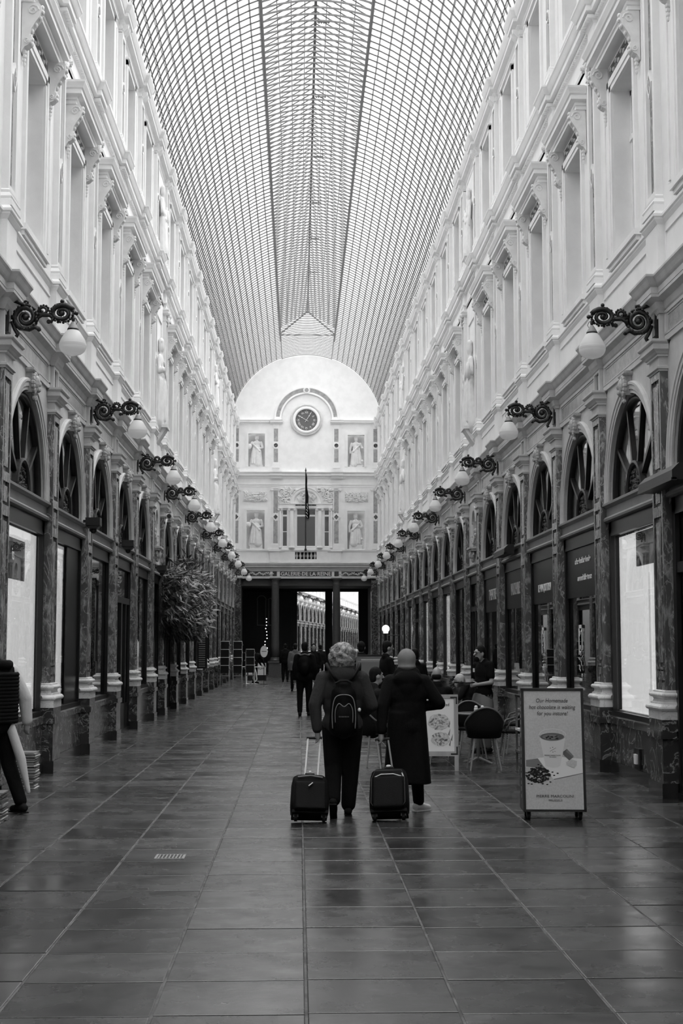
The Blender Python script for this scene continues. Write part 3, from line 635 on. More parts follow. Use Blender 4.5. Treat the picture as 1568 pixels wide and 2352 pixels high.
def moulding(segs, prof, name, m='stone'):                     # segs [(x0,x1,base)], prof [(o,v)]
    b = MB()
    for x0,x1,bs in segs:
        vs = [(ea(x),-bs-o,ez(v)) for x in (x0,x1) for o,v in prof]; n = len(prof)
        b.add(vs,[(k,k+1,n+k+1,n+k) for k in range(n-1)]+[tuple(range(n)),tuple(range(n,2*n))])
    return b.build(name,m,wall_end)
P3 = [(0,760),(.03,758),(.05,750),(.13,748),(.13,737),(.17,730),(.17,727),(-.05,722)]
moulding([(X0,460,0),(465,578,.08)],P3,'upper_cornice'); moulding([(1130,X1,0),(1010,1128,.08)],P3,'upper_cornice')
P2 = [(0,1256),(.03,1252),(.04,1246),(.06,1232),(.16,1228),(.16,1213),(.19,1208),(.24,1199),(.24,1194),(-.05,1188)]
moulding([(X0,465,0),(465,575,.1),(575,1015,0),(1015,1125,.1),(1125,X1,0)],P2,'main_cornice')
moulding([(X0,478,0),(478,555,.08),(555,1025,0),(1025,1108,.08),(1108,X1,0)],[(0,1330),(.02,1328),(.02,1316),(.04,1312),(.05,1300),(-.02,1296)],'architrave')
b = MB()
for k in range(150): b.box(ea(X0)+.053*k,ea(X0)+.053*k+.03,-.055,0,ez(1244),ez(1233))
stuff(b.build('dentil_row','stone',wall_end))
P1 = [(0,2078),(.03,2074),(.05,2062),(.06,2052),(.14,2050),(.14,2040),(.18,2030),(.2,2018),(.2,2012),(-.02,2006)]
moulding([(X0,X1,.02)],P1,'portal_cornice','stone2'); moulding([(X0,X1,0)],[(0,1912),(.04,1908),(.06,1896),(.06,1890),(-.02,1886)],'balcony_rail')
moulding([(X0,X1,0)],[(.02,2152),(.05,2152),(.05,2138),(.02,2134),(0,2134)],'lintel_strip','stone2'); moulding([(X0,X1,0)],[(.02,2084),(.04,2084),(.04,2076),(0,2076)],'lintel_strip','stone2')
b = MB()
for x0,x1 in ((468,556),(1023,1106)): b.box(*eb(x0,x1,1908,2006,-.07,0)); b.box(*eb(x0-10,x1+10,1888,1908,-.13,0))
b.box(*eb(600,695,1908,2006,-.03,0)); b.box(*eb(887,985,1908,2006,-.03,0)); b.build('balcony_pier','stone',wall_end)
for k in range(6):
    x = 710+32.5*k
    MB().lathe([(.05,ez(1978)),(.05,ez(1970)),(.03,ez(1966)),(.085,ez(1950)),(.075,ez(1942)),(.03,ez(1926)),(.05,ez(1920)),(.05,ez(1912))],(ea(x),.12,0),10).build('baluster','stone2',wall_end,smooth=True)
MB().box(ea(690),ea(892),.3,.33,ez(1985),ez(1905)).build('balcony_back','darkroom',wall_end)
# pilasters with inlaid marble
def epil(xc, v0, v1, hw, cut, kind, cap):
    b = MB(); b.box(*eb(xc-hw-8,xc+hw+8,v0-(20 if cap else 45),v1+45,-.05,0)); b.box(*eb(xc-hw-14,xc+hw+14,v1+12,v1+52,-.08,0))
    if cap:
        for q in (-1,1): b.lathe([(.02,-.03),(.085,-.03),(.085,.05),(.02,.05)],(ea(xc+q*34),-.06,ez(v0-12)),10,axis='y')
        b.box(*eb(xc-40,xc+40,v0-28,v0-18,-.10,0))
    o = b.build('end_pilaster','stone',wall_end)
    s_ = MB(); s_.box(*eb(xc-hw,xc+hw,v0,cut-34,-.056,-.03)); s_.box(*eb(xc-hw,xc+hw,cut+34,v1,-.056,-.03)); s_.build('marble_strip','marble_l',o)
    d = MB()
    if kind == 'c':
        d.lathe([(.18,-.08),(.18,0)],(ea(xc),0,ez(cut)),18,axis='y'); d.lathe([(.11,-.09),(.11,-.08)],(ea(xc),0,ez(cut)),14,axis='y',m=1)
    else:
        for r,y0,y1,m in ((.21,-.08,0,0),(.12,-.09,-.07,1)): d.prism([(ea(xc)-r,ez(cut)),(ea(xc),ez(cut)-r*1.15),(ea(xc)+r,ez(cut)),(ea(xc),ez(cut)+r*1.15)],y0,y1,'y',m)
    d.build('boss',['stone','marble_d'],o)
for x in (166,519,1064,1418): epil(x,805,1105,19,955,'c',False); epil(x,1360,1835,20,1598,'d',True)
# arched marble band and clock
b = MB()
def yring(b, prof, cx, cz, a0, a1, n=36, m=0):
    k = len(prof); vs = [(cx+r*math.cos(a0+(a1-a0)*i/n), y, cz+r*math.sin(a0+(a1-a0)*i/n)) for i in range(n+1) for r,y in prof]
    b.add(vs,[(i*k+j,i*k+j+1,(i+1)*k+j+1,(i+1)*k+j) for i in range(n) for j in range(k-1)],m)
cz0 = ez(715); cx0 = ea(795); yring(b,[(1.36,.0),(1.36,-.06),(1.43,-.06),(1.45,-.03),(1.66,-.03),(1.68,-.07),(1.74,-.07),(1.74,0)],cx0,cz0,0,PI)
b.box(cx0-1.74,cx0-1.36,-.06,0,ez(742),cz0); b.box(cx0+1.36,cx0+1.74,-.06,0,ez(742),cz0); b.lathe([(.17,-.10),(.17,0)],(cx0,0,cz0+1.56),18,axis='y'); b.build('arched_band','stone',wall_end)
b = MB(); yring(b,[(1.46,-.034),(1.65,-.034)],cx0,cz0,R_(4),R_(83)); yring(b,[(1.46,-.034),(1.65,-.034)],cx0,cz0,R_(97),R_(176)); b.lathe([(.11,-.106),(.11,-.1)],(cx0,0,cz0+1.56),14,axis='y'); b.build('band_inlay','marble_l',wall_end)
clk = thing('clock','large round clock with pale Roman numerals on dark face, high on end wall','clock',(XC+ea(793),YF,ez(727)))
b = MB(); yring(b,[(.74,0),(.74,-.10),(.78,-.12),(.84,-.12),(.87,-.08),(.87,0)],0,0,0,2*PI,48); b.build('outer_rim','stone2',clk,smooth=True)
b = MB(); yring(b,[(.59,0),(.59,-.12),(.62,-.14),(.72,-.14),(.74,-.10),(.74,0)],0,0,0,2*PI,48); b.build('white_ring','stone',clk,smooth=True)
MB().lathe([(.6,-.04),(.6,0)],(0,0,0),40,axis='y').build('dial','steel_d',clk)
num = ['XII','I','II','III','IIII','V','VI','VII','VIII','IX','X','XI']
for k,t in enumerate(num):
    me = text_mesh(t,.16,'white',.004); o = new('numeral',me,clk); an = -k*PI/6; r = .37
    o.rotation_euler = (PI/2,-an*-1 if False else -(-an),0); o.location = (r*math.sin(-an),-.05,r*math.cos(an)); o.rotation_euler = Euler((PI/2,0,0)).to_matrix().to_euler(); o.matrix_basis = Matrix.Translation((.37*math.sin(k*PI/6),-.05,.37*math.cos(k*PI/6))) @ Matrix.Rotation(k*PI/6,4,'Y') @ Matrix.Rotation(PI/2,4,'X')
    MB().ell((.53*math.sin(k*PI/6),-.05,.53*math.cos(k*PI/6)),.014,6,4).build('minute_dot','white',clk)
for an,L,nm in ((33,.50,'minute_hand'),(-60,.52,'hour_hand')):
    t = R_(an); b = MB(); b.obox((-.12*math.sin(t),-.07,-.12*math.cos(t)),(L*math.sin(t),-.07,L*math.cos(t)),.018,.01,(0,1,0)); b.ell((.28*math.sin(t),-.07,.28*math.cos(t)),(.03,.008,.03),8,5); b.build(nm,'white',clk)
# reliefs
def relief(x0,x1,v0,v1,n,seed,name,base=True,dep=.08,keep=None):
    q = random.Random(seed); b = MB()
    if base: b.box(*eb(x0,x1,v0,v1,-.03,0))
    for k in range(n):
        x = q.uniform(x0+8,x1-8); v = q.uniform(v0+8,v1-8)
        if keep and not keep(x,v): continue
        L = q.uniform(.06,.18); t = q.uniform(0,PI); X,Z = ea(x),ez(v)
        if k % 3 == 0: b.tube([(X+.09*math.cos(j*.7+t)*(1-j/12),-.05-dep*.3,Z+.09*math.sin(j*.7+t)*(1-j/12)) for j in range(9)],.018,5)
        else: b.ell((X,-.04,Z),(L,dep*.6,.045),7,5,(0,t,0))
    return b.build(name,'sculpt',wall_end)
relief(235,445,1372,1460,60,1,'relief_panel'); relief(1140,1348,1372,1460,60,2,'relief_panel')
cxl, vl = 790, 1475
far_ = lambda x,v: (x-cxl)**2+(v-vl)**2 > 150**2
relief(548,720,1332,1472,70,3,'spandrel_relief',False,.12,far_); relief(860,1032,1332,1472,70,4,'spandrel_relief',False,.12,far_)
b = MB(); yring(b,[(.645,0),(.645,-.05),(.70,-.08),(.80,-.08),(.83,-.11),(.86,-.11),(.86,0)],ea(cxl),ez(vl),0,PI,28); b.build('lunette_arch','stone',wall_end)
relief(690,890,1380,1472,34,6,'lunette_relief',False,.07,lambda x,v:(x-cxl)**2+(v-vl)**2 < 98**2)
b = MB(); yring(b,[(.20,0),(.20,-.10),(.24,-.10),(.24,0)],ea(cxl),ez(1425),0,2*PI,20); b.build('lunette_medallion','sculpt',wall_end)
moulding([(550,690,.03),(893,1030,.03),(690,893,0)],[(0,1522),(.03,1520),(.05,1505),(.05,1488),(.09,1484),(.10,1477),(-.02,1472)],'window_entablature')
MB().box(*eb(697,883,1486,1498,-.06,0)).build('dark_inlay','marble_d',wall_end)
for x in (560,665,915,1020):
    b = MB(); r = .13 if x in (665,915) else .07
    b.lathe([(r*1.25,ez(1878)),(r*1.25,ez(1868)),(r*1.05,ez(1862)),(r,ez(1850)),(r*.9,ez(1545)),(r,ez(1540))],(ea(x),-.04,0),14)
    for q in (-1,1): b.lathe([(.02,-.05),(.07,-.05),(.07,.06),(.02,.06)],(ea(x)+q*r*1.1,-.08,ez(1530)),10,axis='y')
    b.box(ea(x)-r*1.3,ea(x)+r*1.3,-.16,0,ez(1524),ez(1516)); b.build('window_column','stone',wall_end)
for x0,x1,v0,v1 in CW:
    wn = MB()
    for q in ((x0,x0+7,v0,v1),(x1-7,x1,v0,v1),(x0+7,x1-7,v0,v0+6),(x0+7,x1-7,v1-8,v1)): wn.box(*eb(*q,.05,.15))
    wn.box(*eb(x0+7,x1-7,1577,1592,.04,.14))
    if x1-x0 < 60: wn.box(*eb(x0+7,x1-7,1726,1732,.055,.145))
    o = wn.build('end_window','stone',wall_end); pb = MB()
    pb.box(*eb(x0+7,x1-7,v0+6,1577,.1,.106)); o2 = pb.build('pane','glass',o); pb = MB(); pb.box(*eb(x0+7,x1-7,1592,v1-8,.1,.106)); pb.build('pane','glass',o)
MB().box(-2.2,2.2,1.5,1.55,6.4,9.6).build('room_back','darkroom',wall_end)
# inscription frieze
for x0,x1,mt in ((228,472,'marble_d'),(495,532,'black_marble'),(560,1022,'marble_d'),(1046,1086,'black_marble'),(1110,1340,'marble_d')): MB().box(*eb(x0,x1,2088,2130,-.035,0)).build('frieze_panel',mt,wall_end)
for q in (1,-1):
    relb = MB(); rq = random.Random(11)
    for k in range(16): relb.ell((ea(796+q*(300+14*k)),-.04,ez(2109+8*math.sin(k*1.3))),(.07,.015,.035),6,5,(0,k*.9,0))
    relb.build('frieze_scroll','stone2',wall_end)
o = new('inscription',text_mesh('GALERIE·DE LA REINE',.27,'white',.008),wall_end,(ea(791),-.045,ez(2126)),(PI/2,0,0)); o.dimensions = (2.66,.2,o.dimensions[2])
# portal below the lintel: columns, dark passage, far gallery
ZL = ez(2150)
for xc in (518,1066):
    c = MB(); r = .215
    c.lathe([(r,1.0),(r*1.0,1.6),(r*.9,4.9),(r*.95,4.93),(r*.9,4.96),(r*.9,5.05),(r*1.1,5.12),(r*1.25,5.2)],(0,0,0),20); o = c.build('portal_column','portal',wall_end,(ea(xc),.1,0),smooth=True)
    MB().box(-.30,.30,-.30,.30,5.2,ZL+.02).build('abacus','portal',o); MB().lathe([(r*1.3,.84),(r*1.35,.88),(r*1.3,.92),(r*1.12,.94),(r*1.2,.98),(r*1.05,1.02)],(0,0,0),20).build('column_base','portal',o,smooth=True)
    q = MB(); q.box(-.37,.37,-.37,.37,0,.1); q.box(-.33,.33,-.33,.33,.1,.74); q.box(-.37,.37,-.37,.37,.74,.84); q.build('pedestal','portal',o)
for xc in (185,1405):
    q = MB(); q.box(-.17,.17,-.12,.3,.84,5.2); q.box(-.25,.25,-.2,.3,5.2,ZL); q.box(-.25,.25,-.2,.3,0,.84); q.build('portal_pilaster','marble_d',wall_end,(ea(xc),.05,0))
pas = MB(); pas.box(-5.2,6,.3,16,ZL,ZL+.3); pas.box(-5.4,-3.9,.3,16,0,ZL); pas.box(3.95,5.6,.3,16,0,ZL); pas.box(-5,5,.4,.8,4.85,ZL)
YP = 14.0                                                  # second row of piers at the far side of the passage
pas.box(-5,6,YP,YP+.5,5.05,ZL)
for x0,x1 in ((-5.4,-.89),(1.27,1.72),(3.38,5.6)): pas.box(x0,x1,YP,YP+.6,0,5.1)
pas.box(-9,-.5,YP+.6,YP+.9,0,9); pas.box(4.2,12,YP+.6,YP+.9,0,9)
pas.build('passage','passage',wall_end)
for a,hh in ((-2.75,.26),(-2.2,.1)):
    b = MB(); yring(b,[(hh,0),(hh,-.04),(hh+.05,-.04),(hh+.05,0)],a,4.5,0,PI,14)
    for q in (-1,1): b.box(a+q*hh-.025,a+q*hh+.025,-.04,0,2.9,4.5)
    b.box(a-hh,a+hh,-.04,0,2.9,2.96); b.build('passage_window','stone2',wall_end,(0,YP-.01,0))
# next gallery beyond, turning to the right
far = struct(new('wall_far',None,None,(-2.1,92.5,0),(0,0,-R_(6.3))), 'left wall of the next arcade seen through the portal')
b = MB(); b.box(-.6,-.35,-1,118,0,13.6); b.box(7.4,7.9,6,118,0,13.6); b.box(-.6,7.9,116,116.4,0,17.6); b.build('back_wall','stone',far)
b = MB()
for k in range(26): t0, t1 = PI*k/26, PI*(k+1)/26; b.add([(3.65+4.1*math.cos(t),y,13.3+4.1*math.sin(t)) for t in (t0,t1) for y in (2,116)],[(0,1,3,2)])
b.build('next_vault_glass','pane',far); b = MB()
for k in range(57): b.tube([(3.65+4.1*math.cos(PI*i/16),2+2*k,13.3+4.1*math.sin(PI*i/16)) for i in range(17)],.02,4)
b.build('next_vault_ribs','steel_d',far)
prv = None; yb = 1.0
for k in range(34):
    nar = k in (6,14)
    o = new('pilaster',g_shaft,far,(UP-.0,yb,0),(0,0,PI))
    for me in (g_base,g_plinth,g_cap,g_block): new(me.name,me,o)
    new('upper_pilaster',f_shaft,far,(UP,yb,0),(0,0,PI)); new('pedestal',f_ped,far,(UP,yb,0),(0,0,PI))
    yc = yb+1.65
    o = new('arch_wall',w_arch,far,(UP,yc,0),(0,0,PI)); new('archivolt',w_archivolt,o)
    o = new('fanlight',fan_frame,far,(UP,yc,0),(0,0,PI)); new('fan_rosette',fan_hub,o); new('fan_pane',fan_pane,o)
    for an in (35,71,109,145): new('glazing_bar',fan_bar,o,(0,0,ZS),(R_(an),0,0))
    o = new('frieze',w_frieze,far,(UP,yc,0),(0,0,PI)); new('transom',TR[round(H,1)],far,(UP,yc,0),(0,0,PI))
    sf = SHOP[('window',round(H,1))]; o = new('shop_frame',sf[0][1],far,(UP,yc,0),(0,0,PI)); new('dado_panel',sf[2][1],o); new('shop_pane',sf[1][1],o)
    o = new('first_floor_wall',f_wall,far,(UP,yc,0),(0,0,PI)); new('window_architrave',f_arch,o); new('window_hood',f_hood,far,(UP,yc,0),(0,0,PI))
    yb += 3.3
b = MB(); b.sweep([(-1,UW-UP,0),(112,UW-UP,0)],COR1,sx=-1,x0=0); b.build('ground_cornice','stone2',far)
b = MB(); b.sweep([(-1,UW-UP,0),(112,UW-UP,0)],STR1,sx=-1,x0=0); b.build('string_course','stone',far)
wb = struct(MB().box(XC-5.6,XC+5.6,Y0-.3,Y0,0,17.5).build('wall_back','stone2'),'plain end wall behind the viewpoint')
# ================================================================ THINGS
# ---- bracket lamps on every second pilaster
def spiral(cx, cz, rx, rz, turns, a0, inner=.25, n=26, sg=1): return [(cx+rx*(1-(1-inner)*i/n)*math.cos(a0+sg*2*PI*turns*i/n), 0, cz+rz*(1-(1-inner)*i/n)*math.sin(a0+sg*2*PI*turns*i/n)) for i in range(n+1)]
def flat(b, pts, r, seg=6): b.tube(pts, [r]*len(pts) if not isinstance(r,list) else r, seg)
lb = MB()                                                  # local x: wall at 0, hall at negative x; z 0 at lamp foot level 5.25
n = 27
taper = [.034-.017*i/(n-1) for i in range(n)]
flat(lb, spiral(-.195,.20,.135,.140,1.7,R_(-70),.22), taper); flat(lb, spiral(-.61,.25,.135,.105,1.7,R_(160),.22,sg=-1), taper)
flat(lb, [(-.06,0,.20),(-.10,0,.12),(-.15,0,.07),(-.24,0,.06),(-.30,0,.09),(-.35,0,.07),(-.345,0,.05)], .029); flat(lb, [(-.31,0,.14),(-.34,0,.20),(-.40,0,.235),(-.47,0,.23),(-.51,0,.19),(-.49,0,.15),(-.46,0,.16)], .024)
flat(lb, [(-.30,0,.245),(-.40,0,.225),(-.475,0,.225)], .024); flat(lb, spiral(-.40,.275,.055,.055,1.1,R_(-20),.3,14), .018)
flat(lb, [(-.22,0,.34),(-.14,0,.36),(-.07,0,.39),(-.04,0,.44),(-.07,0,.47),(-.10,0,.45)], [.02,.024,.026,.03,.03,.02]); flat(lb, [(-.16,0,.345),(-.19,0,.39),(-.22,0,.385),(-.215,0,.36)], .016)
flat(lb, [(-.03,0,.20),(-.06,0,.20),(-.09,0,.18)], .03); flat(lb, [(-.04,0,.15),(-.075,0,.06),(-.11,0,.0),(-.09,0,-.03)], .024)
flat(lb, [(-.73,0,.25),(-.76,0,.25)], .016); lb.ell((-.775,0,.25),.026,8,6); lb.ell((-.61,0,.39),.024,8,6); flat(lb,[(-.61,0,.35),(-.61,0,.38)],.014)
lb.ell((-.195,0,.20),.04,8,6); lb.ell((-.61,0,.25),.034,8,6); lb.ell((-.35,0,.06),.028,8,6); lb.ell((-.46,0,.15),.026,8,6)
for k in range(26):
    t = 2*PI*k/26; lb.ell((-.195+.135*math.cos(t),(-1)**k*.018,.20+.14*math.sin(t)),(.02,.016,.02),5,4); lb.ell((-.61+.13*math.cos(t),(-1)**k*.016,.25+.105*math.sin(t)),(.018,.015,.018),5,4)
for k in range(7): lb.ell((-.40+.06*math.cos(PI*k/6),0,.28+.06*math.sin(PI*k/6)),.017,5,4)
ORD = ['first','second','third','fourth','fifth','sixth','seventh','eighth','ninth','tenth','eleventh']
bracket_me = lb.mesh('bracket', 'iron', True)
plate_me = MB().box(-.02,.03,-.07,.07,.02,.36).mesh('wall_plate','iron')
hb = MB(); hb.tube([(-.74,0,.24),(-.74,0,.2)],.008,6); hb.ell((-.74,0,.18),(.02,.02,.035),8,6); hb.tube([(-.74,0,.2),(-.77,0,.19),(-.79,0,.15),(-.775,0,.12),(-.755,0,.14)],.004,5); hook_me = hb.mesh('hook','iron')
cap_me = MB().lathe([(.018,.15),(.03,.13),(.06,.075),(.064,.065)],(-.74,0,0),16).mesh('cone_cap','cap',True)
band_me = MB().lathe([(.064,.07),(.066,.06),(.066,.052),(.06,.05)],(-.74,0,0),16).mesh('collar','black',True)
globe_me = MB().lathe([(.058,.055),(.085,.03),(.115,-.02),(.137,-.06),(.150,-.09),(.153,-.105),(.157,-.112),(.153,-.119),(.158,-.126),(.153,-.133),(.155,-.145),(.147,-.17),(.128,-.20),(.10,-.222),(.06,-.236),(.025,-.243),(.01,-.25)],(-.74,0,0),24).mesh('globe','opal',True)
for s in (-1,1):
    for k,p in enumerate(PC):
        if k % 2 == 0: continue
        o = thing('wall_lamp', 'white globe lamp on black scroll bracket, '+ORD[(len(PC)-1-k)//2]+' from the portal on the '+('greenery' if s < 0 else 'cafe')+' wall', 'lamp', (XC+s*(UP+.015),p,5.25), 0 if s > 0 else PI, 'globe lamps on the '+('greenery' if s < 0 else 'cafe')+' wall')
        for me in (bracket_me, plate_me, hook_me, cap_me, band_me, globe_me): new(me.name, me, o)
for k in range(1,17):                                      # lamps of the next arcade
    o = new('far_lamp', None, far, (UP-3.73,1.0+6.6*(k-1),5.25), (0,0,PI))
    for me in (globe_me, bracket_me): new(me.name, me, o)

# ---- statues
def statue(h, mir, seed, arm='hold'):
    q = random.Random(seed); m = -1 if mir else 1; P = []
    P += [('e',(0,0,.93),(.065,.075,.085)),('c',(0,0,.80),(0,0,.88),.045,.04),('e',(0,-.0,.985),(.07,.07,.05)),('e',(0,.02,.74),(.15,.09,.10)),('e',(0,0,.62),(.12,.09,.12)),('e',(0,0,.50),(.135,.10,.10))]
    P += [('c',(m*.04,-.01,.46),(m*.06,-.03,.04),.125,.15),('c',(-m*.05,.01,.46),(-m*.10,.03,.04),.12,.14),('c',(-m*.06,.05,.70),(-m*.17,.06,.02),.06,.07)]
    P += [('c',(m*.15,0,.77),(m*.20,-.02,.60),.048,.042),('c',(m*.20,-.02,.60),(m*.06,-.10,.56) if arm=='hold' else (m*.21,-.04,.44),.04,.03),('c',(-m*.15,0,.77),(-m*.22,0,.61),.048,.042),('c',(-m*.22,0,.61),(-m*.14,-.10,.58) if arm=='hip' else (-m*.23,-.10,.62),.04,.035)]
    if arm == 'hold': P += [('e',(-m*.25,-.10,.63),(.09,.05,.10))]
    for k in range(7): a = q.uniform(-.12,.12); P.append(('c',(a,-.11+abs(a)*.4,.52+q.uniform(-.05,.1)),(a*1.25+q.uniform(-.04,.04),-.15+abs(a)*.4,.06),.018,.026))
    P.append(('c',(-m*.12,-.09,.72),(m*.10,-.12,.48),.022,.03))
    S_ = lambda p: tuple(h*x for x in p); O = []
    for p in P:
        if p[0]=='e': O.append(('e',S_(p[1]),S_(p[2]),10,8))
        else: O.append(('c',S_(p[1]),S_(p[2]),h*p[3],h*p[4]))
    return blob(O,'sculpt',h*.012,2,'statue')
sl = [(345,870,1145,False,1,'hold','white stone statue of a draped woman with folded arms in an upper niche',1),(1243,880,1145,True,2,'down','white stone statue in an upper niche with an animal at its feet',1),
      (345,1555,1850,False,3,'hold','white stone statue of a crowned draped woman holding a round object beside the tall window',1),(1238,1565,1850,True,4,'hip','white stone statue with one hand on hip standing in a lower niche',1)]
for x,v0,v1,mr,sd,ar,lbx,_ in sl:
    zb, zt = ez(v1), ez(v0); hh = (zt-zb)/1.03
    o = thing('statue',lbx,'statue',(XC+ea(x),YF+.22,ez(1145 if v1 == 1145 else 1885)))
    off = zb-ez(1145 if v1 == 1145 else 1885)
    new('figure', statue(hh,mr,sd,ar), o, (0,0,off+ (.08 if v1==1145 else 0)))
    b = MB(); b.box(-.34,.34,-.2,.2,0,max(.1,off+.02)); b.build('pedestal','sculpt',o)
    if sd in (2,4): new('animal', blob([('e',(.30,-.02,off+.20),(.12,.12,.16)),('e',(.33,-.12,off+.33),(.08,.08,.09)),('c',(.30,.05,off+.1),(.36,-.1,off+.06),.06,.05)],'sculpt',.03,2,'animal'), o)
wst = [statue(2.2,False,21,'down'), statue(1.75,True,22,'hold'), statue(2.2,True,23,'hold'), statue(1.75,False,24,'down')]
for s in (-1,1):
    for y,hh,nar in BAYS:
        if not nar: continue
        near_ = y < 45
        for j,(z,me,lv) in enumerate(((6.93,wst[0 if s<0 else 2],'first floor'),(11.16,wst[1 if s<0 else 3],'attic'))):
            o = tag(new('wall_statue',me,None,(XC+s*3.74,y,z),(0,0,PI/2*(1 if s<0 else -1))),'white stone figure on a bracket at '+lv+' level, '+('beside the greenery' if near_ and s<0 else 'above the waiter' if near_ else 'nearer the clock, '+('greenery' if s<0 else 'cafe')+' side'),'statue')
            o.scale = (.9,.5,.95)

# ---- flag on the end wall
fl = thing('flagpole','black furled flag on an upright pole in front of the middle end window','flag',(XC+ea(788),YF-.45,ez(1885)))
MB().tube([(0,0,-.05),(0,0,ez(1185)-ez(1885))],[.035,.025],8).build('pole','black',fl); MB().lathe([(.01,0),(.05,.06),(.03,.12),(.01,.22)],(0,0,ez(1200)-ez(1885)),8).build('finial','black',fl)
b = MB(); pts = []; zt, zb = ez(1215)-ez(1885), ez(1620)-ez(1885); rr = []
for i in range(13):
    f = i/12; pts.append((.02+.09*f+.02*math.sin(i*1.3),-.03,zt+(zb-zt)*f)); rr.append(.025+.085*f-(.05 if i==12 else 0))
b.tube(pts,rr,9); f_ = b.build('furled_cloth','cloth_b',fl,smooth=True)
for k in range(5): MB().tube([(.0+.04*k/2,-.13,1.75+.16*k),(.08,-.14,1.70+.16*k),(.10,-.11,1.62+.16*k)],.012,5).build('pale_emblem','white',f_)
b = MB(); b.box(-.06,.06,-.06,.5,-.12,-.02); b.build('pole_socket','iron',fl)

# ---- lit displays inside the first bays, and shop lettering
def lit(s, i, y0f, y1f, z0, z1):
    y,h,_ = BAYS[i]; b = MB(); b.box(*sorted((XC+s*3.895,XC+s*3.91)), y+h*y0f, y+h*y1f, z0, z1); return b
tag(lit(-1,1,-.84,.84,.86,3.14).build('glow_panel','lit'),'bright white lit display backdrop behind the first shop pane opposite the poster stand','display')
tag(lit(-1,2,-.86,.05,.84,3.1).build('glow_panel','lit'),'narrow bright display backdrop beside the dark shop doorway','display')
for i,lbx in ((8,'added glowing strip for a lit window jamb past the niche bay, nearest the waiter'),(10,'added glowing strip for a lit window jamb between the waiter and the stem lamp'),(12,'added glowing strip for a lit window jamb beside the stem lamp')):
    tag(lit(1,i,.2,.8,.86,3.1).build('glow_panel','lit'),lbx,'display')  # added glow standing in for light on the far window jambs
MB().box(*sorted((XC-3.845,XC-3.86)),BAYS[2][0]+.12,BAYS[2][0]+1.26,.83,3.18).build('door_leaf','wood',walls[-1])
dp = thing('display_cabinet','bright white lit window display in the bay behind the hot chocolate sign','display',(XC+3.89,BAYS[1][0],.84))
MB().box(.03,.06,-1.2,1.2,0,2.3).build('backdrop','lit',dp); MB().box(-.01,.06,-1.2,1.2,-.02,0).build('shelf','white',dp)
b = MB(); b.box(.015,.03,-.5,-.42,0,1.75); b.box(.01,.03,-.55,-.38,0,.32); b.build('stand','glow_prop',dp); MB().box(-.005,.02,-.9,.1,1.85,2.28).build('pelmet','grey',dp)  # stand given its own glow in place of light falling on it
def wall_text(name, body, size, s, y, z, mt, u=3.835, sx=1):
    me = text_mesh(body,size,mt,.003,sx=sx); return new(name,me,walls[s],(XC+s*u,y,z),(PI/2,0,-PI/2 if s>0 else PI/2))
wall_text('lettering','coffee • breakfast • brunch •',.13,1,BAYS[2][0]-.02,2.92,'white',sx=.78); wall_text('lettering','communal table • terrace',.13,1,BAYS[2][0]-.15,2.66,'white',sx=.78)
wall_text('lettering','LE PAIN QUOTIDIEN',.19,1,BAYS[3][0],2.62,'white',sx=.72)
wall_text('lettering','VAUDEVILLE',.34,1,BAYS[4][0],2.68,'cream',sx=.62); wall_text('lettering','THEATRE',.34,1,BAYS[5][0],2.68,'cream',sx=.8)
for i in (2,3):
    y = BAYS[i][0]; q = random.Random(i); b = MB()
    b.box(XC+3.845,XC+3.852,y+.15,y+.42,1.95,2.0); b.box(XC+3.845,XC+3.852,y+.15,y+.18,1.62,2.0); b.box(XC+3.845,XC+3.852,y+.38,y+.42,1.55,2.0)
    for k in range(26): yy=y+q.uniform(.17,.40); z=q.uniform(1.25,1.98); b.obox((XC+3.848,yy,z),(XC+3.848,yy+q.uniform(-.06,.06),z+q.uniform(-.07,.07)),.014,.006,(1,0,0))
    b.box(XC+3.845,XC+3.852,y+.2,y+.38,1.16,1.20); b.build('window_sticker','white',walls[1])
wall_text('lettering',"is",.22,-1,BAYS[1][0]-.62,2.72,'white',u=3.835)
b = MB(); b.box(*sorted((XC-3.88,XC-3.892)),BAYS[1][0]-1.2,BAYS[1][0]+.35,2.50,3.0); b.build('reflected_patch','grey',walls[-1])  # grey sheet paints in a dark reflection on the upper pane

# dark brackets and cameras
def dome(x,y,z,lbx):
    o = thing('security_camera',lbx,'camera',(x,y,z)); b=MB(); b.box(-.11,.11,-.11,.11,.0,.12); b.prism([(-.11,0),(.11,0),(.06,-.05),(-.06,-.05)],-.09,.09,'y'); b.build('housing','black',o); MB().ell((0,0,-.07),(.05,.05,.05),10,7).build('dome','black',o,smooth=True); MB().box(-.16,-.1,-.02,.02,.05,.09).build('arm','black',o)
dome(XC-3.55,PC[3]-.9,3.52,'black dome camera on the second transom past the lit display'); dome(XC-3.55,PC[4]+.25,3.50,'black dome camera beside the third dark pilaster'); dome(XC-3.55,PC[6]+.2,3.40,'black dome camera just before the hanging greenery')
o = thing('floodlight','small white floodlight fixed to a pilaster above the greenery','floodlight',(XC-3.62,PC[7]-.2,4.86)); MB().ell((0,0,0),(.07,.09,.07),10,7).build('housing','white',o,smooth=True); MB().lathe([(.05,0),(.06,.05)],(0.02,-.1,0),12,axis='y').build('lens','black',o)
for y,lbx in ((PC[1],'long black awning box above the dark shop beside the lit window'),(PC[5]-.9,'black awning box over the theatre entrance')):
    o = thing('awning_box',lbx,'awning',(XC+3.63,y-.65,3.46)); b=MB(); b.prism([(-.10,-.02),(.09,-.02),(.09,.16),(-.02,.16),(-.10,.08)],-.75,.75,'y'); b.build('cassette','black',o); MB().box(-.11,-.05,-.75,.75,-.03,.0).build('front_rail','iron',o)
